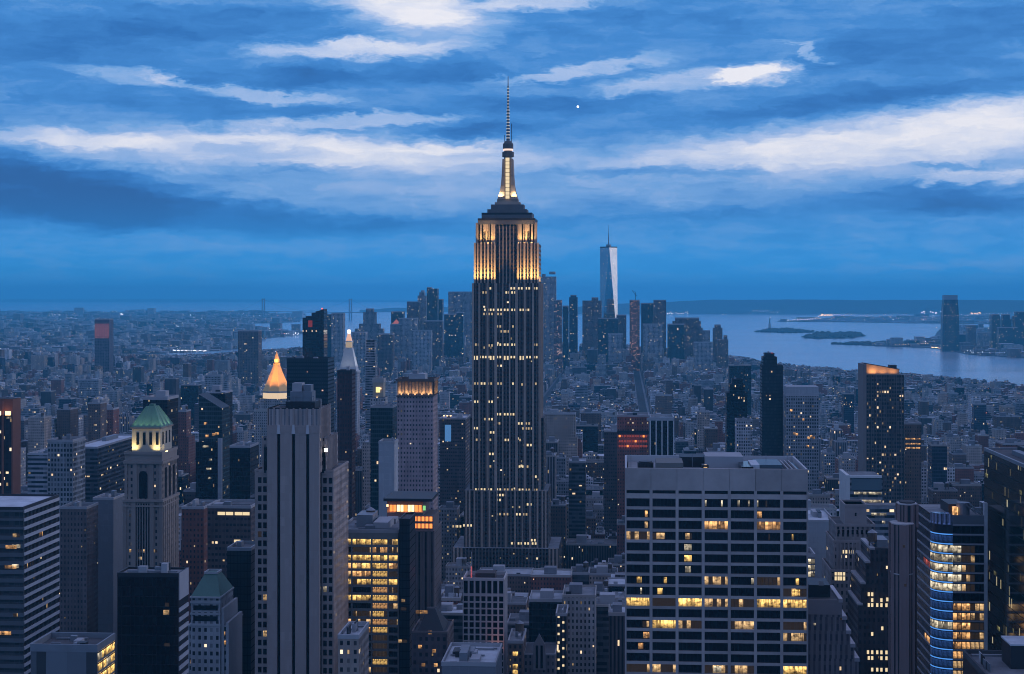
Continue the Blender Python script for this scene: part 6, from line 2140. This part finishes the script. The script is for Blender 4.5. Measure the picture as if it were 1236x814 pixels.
# which ones does the photo show largest? paint ids front to back into a small buffer
buf = np.zeros((BUFY, BUFX), np.int32)
items = [(L[5], i + 1, L) for i, L in enumerate(lots)] + [(z[4], -1, z) for z in ZRECT]
items.sort(key=lambda t: t[0])
def paint(a, c, t, bt, idv):
    a, c, t, bt = int(max(0, a / 2)), int(min(BUFX, math.ceil(c / 2))), int(max(0, t / 2)), int(min(BUFY, bt / 2))
    if c <= a or bt <= t:
        return
    v = buf[t:bt, a:c]
    v[v == 0] = idv
for d, idv, L in items:
    if idv == -1:
        paint(L[0], L[1], L[2], L[3], -1)
    else:
        x0, x1, y0, y1, h, _ = L
        a, t, _ = PX(x0, y0, h)
        c, _, _ = PX(x1, y0, h)
        a2, t2, _ = PX(x0, y1, h)
        c2, _, _ = PX(x1, y1, h)
        _, bt, _ = PX(x0, y0, 0)
        paint(min(a, a2), max(c, c2), t, bt, idv)
        paint((a + a2) / 2, (c + c2) / 2, t2, t, idv)
cnt = np.bincount(buf[buf > 0].ravel(), minlength=len(lots) + 1)
order = sorted(range(len(lots)), key=lambda i: -cnt[i + 1])
N_SINGLE = 190
single = set(order[:N_SINGLE])

COLWORD = {'brick_red': 'red brick', 'brick_brown': 'brown brick', 'tan': 'tan brick', 'stone': 'grey stone', 'grid_grey': 'grey gridded', 'grid_pale': 'pale gridded', 'bands': 'grey banded',
           'piers': 'grey ribbed', 'piers_dark': 'dark ribbed', 'brown_slab': 'dark brown', 'glass_dark': 'dark glass', 'glass_blue': 'blue glass', 'glass_teal': 'teal glass', 'bands_dark': 'dark banded'}
ROOFWORD = {'roof_dark': 'dark roofed', 'roof_grey': 'grey roofed', 'roof_pale': 'pale roofed'}
made = []
def city_building(L, seed):
    x0, x1, y0, y1, h, d = L
    r_ = random.Random(seed)
    kd = r_.choice(KL if d > 1500 else ['brick_brown', 'brick_brown', 'brick_red', 'piers_dark', 'brown_slab', 'stone', 'glass_dark', 'bands_dark', 'tan', 'brick_brown'])
    rf = r_.choice(ROOFS)
    w, dp = x1 - x0, y1 - y0
    stepped = h > 45 and w > 20 and r_.random() < .45
    tank = r_.random() < (.55 if kd in ('brick_red', 'brick_brown', 'tan', 'stone') else .15)
    root = thing('city_building', '', 'building', ((x0 + x1) / 2, y0, 0), 'ordinary city buildings')
    m = MB(BAY[kd][0], r_.randint(0, 40) * BAY[kd][0])
    ext = (-w / 2, w / 2, 0, dp)
    tiers = [h] if not stepped else ([h * r_.uniform(.55, .75), h] if r_.random() < .6 else [h * .55, h * .78, h])
    zb = 0
    for i, zt in enumerate(tiers):
        if i:
            ins = r_.uniform(1.5, 3.5)
            ext = (ext[0] + ins * r_.choice((.4, 1, 1.4)), ext[1] - ins, ext[2] + ins, ext[3] - ins * r_.choice((.2, 1)))
            zb -= .5
        m.box(*ext, zb, zt, top=-1, bottom=False)
        MB().box(ext[0] + .35, ext[1] - .35, ext[2] + .35, ext[3] - .35, zt - .9, zt - .5, bottom=False).build('roof', M[rf], root)
        zb = zt
    m.build('wall', FM[kd], root)
    MB().ring(ext[0] - .15, ext[1] + .15, ext[2] - .15, ext[3] + .15, h - .95, h + r_.uniform(.3, 1.1), .45).build('parapet', M['concrete' if r_.random() < .5 else 'limestone'], root)
    ew, ed = ext[1] - ext[0], ext[3] - ext[2]
    bx = ext[0] + ew * r_.uniform(.15, .45)
    by = ext[2] + ed * r_.uniform(.25, .5)
    bw_, bd = min(ew * .4, 9), min(ed * .4, 8)
    bh = r_.uniform(3, 6)
    MB(BAY[kd][0]).box(bx, bx + bw_, by, by + bd, h - .6, h + bh).build('bulkhead', M['blank_grey' if r_.random() < .5 else 'concrete'], root)
    if tank and ew > 7:
        water_tank(root, ext[0] + ew * r_.uniform(.66, .82), ext[2] + ed * r_.uniform(.3, .7), h - .55, r_.uniform(1.6, 2.2), r_.uniform(3, 4))
    else:
        tank = False
    for i in range(r_.randint(1, 3)):
        uw = r_.uniform(1.5, 4)
        ux = r_.uniform(ext[0] + .8, max(ext[1] - uw - .8, ext[0] + .9))
        uy = r_.uniform(ext[2] + .8, max(ext[3] - 4, ext[2] + .9))
        MB().box(ux, ux + uw, uy, uy + 2.4, h - .58 + .01 * i, h + r_.uniform(.8, 2.2)).build('rooftop_unit', M[r_.choice(('metal_grey', 'metal_dark', 'roof_pale', 'concrete'))], root)
    pxc, pyt, _ = PX((x0 + x1) / 2, y0, h)
    size = 'tower' if h > 78 else 'low block' if h < 24 else 'block'
    desc = COLWORD[kd] + (' stepped ' if stepped else ' ') + size
    near = sorted(HEROES, key=lambda q: math.hypot(q[1] - pxc, (q[2] + 30 - pyt) * .8))
    ph, hx, hy, hd = near[0]
    dx, dy = pxc - hx, pyt - hy
    if abs(dx) > 26:
        rel = 'left of' if dx < 0 else 'right of'
    else:
        rel = 'behind' if d > hd else 'in front of'
    made.append([root, desc, ('with water tank' if tank else ROOFWORD[rf]), rel + ' ' + ph, pxc, pyt])
for n_, i in enumerate(sorted(single, key=lambda i: lots[i][5])):
    city_building(lots[i], 1000 + i)
groups = {}
for mde in made:
    groups.setdefault((mde[1], mde[2], mde[3]), []).append(mde)
ORD = ['first', 'second', 'third', 'fourth', 'fifth', 'sixth', 'seventh', 'eighth']
for (desc, feat, rel), g in groups.items():
    base_l = (desc + ' ' + feat if feat.startswith('with') else feat + ' ' + desc) + ' ' + rel
    if len(g) == 1:
        if len(base_l.split()) > 16:
            base_l = desc + ' ' + rel
        g[0][0]['label'] = base_l
    else:
        g.sort(key=lambda q: q[4])
        if len(base_l.split()) > 11:
            base_l = feat.replace('with water tank', 'tank topped') + ' ' + desc + ' ' + rel
        for i, q in enumerate(g):
            q[0]['label'] = base_l + ', ' + ORD[min(i, 7)] + ' from left'

# the rest of the city, which nobody would count, is one object
mk = sorted(set(KL)) + ['far_grey', 'far_brown', 'far_glass', 'far_lit']
mats = [FM[q] for q in mk] + [M['roof_dark'], M['roof_grey'], M['roof_pale']]
ci = {q: i for i, q in enumerate(mk)}
nr = len(mk)
city = MB()
def mass(x0, x1, y0, y1, h, kd, detail, r_):
    city.bay = BAY[kd][0]
    city.su = r_.randint(0, 400) * city.bay
    rt = nr + r_.choice((0, 0, 1, 1, 2, 2))
    city.box(x0, x1, y0, y1, 0, h, ci[kd], rt, False)
    if detail:
        w, dp = x1 - x0, y1 - y0
        for _ in range(detail):
            bw_, bd = w * r_.uniform(.12, .4), dp * r_.uniform(.15, .4)
            bx, by = r_.uniform(x0, x1 - bw_), r_.uniform(y0, y1 - bd)
            city.box(bx, bx + bw_, by, by + bd, h - .1, h + r_.uniform(1.5, 5), ci[kd], nr + r_.choice((0, 1, 2)), False)
mr = random.Random(99)
for i, L in enumerate(lots):
    if i in single:
        continue
    x0, x1, y0, y1, h, d = L
    mass(x0, x1, y0, y1, h, mr.choice(KL if d > 1500 else ['brick_brown', 'brick_red', 'piers_dark', 'stone', 'tan', 'brown_slab']), 4 if d < 2200 else 3 if d < 3500 else 2, mr)
# Brooklyn, the port and the far shore
def inside(pts, x, y):
    c = False
    j = len(pts) - 1
    for i in range(len(pts)):
        if (pts[i][1] > y) != (pts[j][1] > y) and x < (pts[j][0] - pts[i][0]) * (y - pts[i][1]) / (pts[j][1] - pts[i][1]) + pts[i][0]:
            c = not c
        j = i
    return c
LAMPS = []   # (x, y, z, size px, kind)
def scatter(outline, n, hmean, wmin, wmax, lampn, seed, dmax=25000):
    r_ = random.Random(seed)
    pts = [W(a, DG(c)) for a, c in outline]
    ys = [c for _, c in outline]
    xs = [a for a, _ in outline]
    k_ = 0
    t_ = 0
    while k_ < n and t_ < n * 30:
        t_ += 1
        px, py = r_.uniform(max(min(xs), -60), min(max(xs), 1300)), r_.uniform(min(ys), max(ys)) 
        x, y = W(px, DG(py))
        if not inside(pts, x, y):
            continue
        k_ += 1
        s = DG(py) / 9000
        w, dp = r_.uniform(wmin, wmax) * max(1, s), r_.uniform(wmin, wmax) * max(1, s)
        h = hmean * math.exp(r_.gauss(-.1, .5))
        if r_.random() < .03:
            h *= 2.6
        h = min(h, max(6, CAMZ - (max(py - 9, 371) - EY) * DG(py) / F + 5))
        mass(x - w / 2, x + w / 2, y - dp / 2, y + dp / 2, max(h, 5), r_.choice(('far_grey', 'far_grey', 'far_brown', 'far_brown', 'far_glass', 'brick_brown', 'stone')), 0, r_)
    for _ in range(lampn):
        px, py = r_.uniform(max(min(xs), -40), min(max(xs), 1276)), r_.uniform(min(ys), max(ys))
        x, y = W(px, DG(py))
        if inside(pts, x, y):
            LAMPS.append((x, y, hmean * r_.uniform(.9, 1.8), r_.uniform(.25, .7), r_.choice((0, 0, 0, 1, 1, 2))))
scatter(BROOKLYN, 5200, 14, 18, 60, 900, 41)
scatter(JERSEY, 260, 22, 25, 70, 110, 42)
scatter(BAYONNE, 240, 14, 30, 110, 260, 43)
tag(city.build('city_blocks', mats), 'countless small city blocks filling the view to the water', 'city blocks', kind='stuff')

# ------------------------------------------------------------------ lamps of streets, roofs and quays far off
lr = random.Random(5)
for i, L in enumerate(lots):
    x0, x1, y0, y1, h, d = L
    if lr.random() < .26:
        LAMPS.append((lr.uniform(x0, x1), y0 - .6, h * lr.uniform(.2, 1.02) + 1, lr.uniform(.25, .62), lr.choice((0, 0, 1, 1, 1, 2))))
def at(px, py, z=8, size=.7, kind=0, d=None):
    d = d or F * (CAMZ - z) / (py - EY)
    x, y = W(px, d)
    LAMPS.append((x, y, CAMZ - (py - EY) * d / F, size, kind))
def line(x0, y0, x1, y1, n, size=.7, kind=0, jit=.3, d=None, z=12):
    for i in range(n):
        t = (i + lr.uniform(0, .4)) / n
        at(x0 + (x1 - x0) * t + lr.uniform(-jit, jit), y0 + (y1 - y0) * t + lr.uniform(-jit, jit), z, size * lr.uniform(.7, 1.3), kind, d)
line(243, 415, 284, 414, 26, .9, 1, .4)
line(246, 412.5, 284, 411.5, 18, .7, 0, .5)
line(209, 423.3, 250, 424, 26, .7, 0, .3)
line(183, 419.5, 200, 414, 14, 1.0, 1, .2)
line(198, 395, 220, 393.5, 18, .9, 0, .6)
line(160, 395, 190, 394, 16, .6, 0, .8)
line(262, 392, 275, 388, 8, .6, 0, .8)
line(285, 387, 306, 386, 10, .6, 0, .9)
line(100, 398, 106, 392, 6, 1.0, 0, .6)
line(12, 386, 41, 387, 5, 1.0, 0, .5)
line(66, 380, 84, 383, 4, .9, 0, .5)
line(146, 380, 149, 380, 2, 1.2, 0, .3)
line(255, 460, 252, 452, 6, 1.3, 1, .4)
line(104, 438, 111, 450, 12, 1.2, 1, 1.3)
line(285, 448, 289, 458, 4, 1.5, 0, .6)
line(305, 456, 314, 450, 8, 1.2, 1, 1.5)
line(332, 397, 345, 404, 14, .8, 2, 2.0)
line(345, 403, 362, 404, 10, .7, 0, 1.5)
line(990, 381, 1004, 381, 16, 1.0, 1, 1.0, z=34)
line(1000, 380.5, 1030, 380.5, 12, .6, 0, 1.0, z=34)
line(1030, 380.5, 1100, 380, 20, .45, 0, .9, z=34)
line(950, 387, 998, 384.6, 24, .7, 0, .3)
line(1110, 377, 1140, 378, 10, 1.1, 0, 1.6, z=34)
line(1172, 379, 1184, 378, 7, 1.2, 1, 1.0, z=34)
line(1160, 380.5, 1236, 378, 22, .45, 0, .9, z=34)
line(805, 378.5, 832, 378, 14, .8, 0, 1.2, d=20250)
line(866, 381, 880, 381, 10, .7, 0, .5, d=20250)
line(905, 377, 945, 376, 10, .6, 0, 1.5, d=20250)
line(1124, 420, 1154, 421, 24, .8, 1, .5)
line(1118, 413, 1131, 406, 14, .7, 1, .5)
line(1080, 416.6, 1122, 415, 16, .5, 1, .4)
line(1162, 424, 1236, 427, 22, .6, 0, 1.6)
line(1092, 455, 1118, 454, 9, 1.1, 0, .2)
line(665, 440, 672, 441, 4, .9, 1, .6)
line(690, 444, 714, 444, 12, 1.0, 1, .8)
line(880, 436, 896, 438, 8, 1.1, 1, 1.2)
line(830, 430, 838, 431, 8, 1.2, 0, .6)
# avenues: asphalt strips with a line of street lamps and the last traffic
asph = principled('asphalt', (.05, .05, .053), .9, noise=.3, nscale=.05)
for ix in range(-10, 9):
    X = ix * AVX + 44
    xs0 = [yy for yy in range(700, 6800, 50) if on_island(X, yy) and -30 < PX(X, yy, 3)[0] < 1266]
    if len(xs0) < 4:
        continue
    y0, y1 = xs0[0], xs0[-1]
    tag(MB().box(X - 9, X + 9, y0, y1, 2.9, 3.01).build('avenue', asph), kind='structure')
    for s_ in (-1, 1):
        tag(MB().box(X + s_ * 11.5 - 2.4, X + s_ * 11.5 + 2.4, y0, y1, 2.9, 3.15).build('pavement', M['roof_grey']), kind='structure')
    for yy in range(int(y0), min(int(y1), 2300), 42):
        for s_ in (-1, 1):
            LAMPS.append((X + s_ * 9.6, yy + lr.uniform(-4, 4), 11, .34 + 200 / max(yy, 500), 1 if lr.random() < .8 else 0))
        if lr.random() < .8:
            LAMPS.append((X + lr.uniform(-6, 6), yy + lr.uniform(0, 40), 3.9, .3 + 250 / max(yy, 500), lr.choice((0, 2))))
lm = [MB(), MB(), MB()]
for (x, y, z, s, kd) in LAMPS:
    d = -x * SY + y * CY
    r = max(.35, s * d / F * .85)
    lm[kd].cyl(x, y, r * .6, z, z + r, 5, bottom=True)
for q, nm, mt in zip(lm, ('white', 'warm', 'red'), ('far_lamp_white', 'far_lamp_warm', 'far_lamp_red')):
    pass
M['fl0'] = emitter('white_street_lamp', (.95, .95, 1), 3.5)
M['fl1'] = emitter('warm_street_lamp', (1, .62, .30), 3.0)
M['fl2'] = emitter('red_street_lamp', (1, .25, .16), 2.2)
allm = MB()
for i, q in enumerate(lm):
    for f_ in q.f:
        allm.face([q.v[j] for j in f_], None, i)
tag(allm.build('street_lamps', [M['fl0'], M['fl1'], M['fl2']]), 'countless tiny lamps scattered through the distant streets and quays', 'lamps', kind='stuff')

# ------------------------------------------------------------------ bridge, statue, star
def bridge():
    d0 = 16500.0
    xa, ya = W(423, d0)
    xb, yb = W(318, d0 + 900)
    root = thing('suspension_bridge', 'faint grey suspension bridge with two tall towers far beyond the river', 'bridge', (xa, ya, 0))
    m = M['metal_grey']
    dx, dy = xb - xa, yb - ya
    ln = math.hypot(dx, dy)
    ux, uy = dx / ln, dy / ln
    for t in (0, ln):
        for s in (-15, 15):
            px, py = ux * t - uy * s, uy * t + ux * s
            MB().box(px - 6, px + 6, py - 6, py + 6, 0, 211).build('bridge_tower', m, root)
        for z in (80, 200):
            MB().bar((ux * t + uy * 15, uy * t - ux * 15, z), (ux * t - uy * 15, uy * t + ux * 15, z), 5).build('cross_beam', m, root)
    MB().bar((-ux * 400, -uy * 400, 70), (ux * (ln + 400), uy * (ln + 400), 70), 5).build('deck', m, root)
    c = MB()
    pr = None
    for i in range(25):
        t = -370 + (ln + 740) * i / 24
        if t < 0: z = 75 + (t + 370) / 370 * 133
        elif t > ln: z = 208 - (t - ln) / 370 * 133
        else: z = 85 + 123 * (2 * t / ln - 1) ** 2
        p = (ux * t, uy * t, z)
        if pr:
            c.bar(pr, p, 1.2)
        pr = p
    c.build('cable', m, root)
bridge()
def statue():
    d = 11600.0
    x, y = W(929, d)
    root = thing('statue', 'tiny dark statue on a pedestal standing on the small harbour island', 'statue', (x, y, 2.5))
    cu = principled('verdigris', (.12, .22, .19), .7)
    MB().cyl(0, 0, 30, 0, 10, 11).build('fort_base', M['concrete'], root)
    MB().prism([(-10, -10), (10, -10), (10, 10), (-10, 10)], 10, 46, 0, None, False, [(-7, -7), (7, -7), (7, 7), (-7, 7)]).build('pedestal', M['limestone'], root)
    b_ = MB()
    for z0, z1, r0, r1 in ((46, 62, 5.6, 4.4), (62, 74, 4.4, 4.8), (74, 78, 4.8, 1.7), (78, 80, 1.7, 2.2), (80, 84, 2.2, 1.6)):
        b_.cyl(0, 0, r0, z0, z1, 10, r1)
    b_.build('figure', cu, root)
    MB().bar((3.6, 0, 74), (6, 0, 88), 1.3, 6).build('raised_arm', cu, root)
    MB().cyl(6, 0, 1.2, 88, 90, 6, 1.8).cyl(6, 0, 1.4, 90, 93, 6, .3).build('torch', M['lamp_white'], root)
statue()
xs, ys_ = W(697.5, 120000)
star = MB()
for i in range(6):
    star.cyl(0, 0, 75 * math.cos(R(-90 + 30 * i)) + .01, 75 * math.sin(R(-90 + 30 * i)), 75 * math.sin(R(-60 + 30 * i)), 14, 75 * math.cos(R(-60 + 30 * i)) + .01, top=-1)
st = star.build('evening_star', emitter('star_light', (1, .97, .92), 4.0), None, (xs, ys_, HZ(129, 120000)))
tag(st, 'single bright star shining between the clouds right of the spire', 'star')
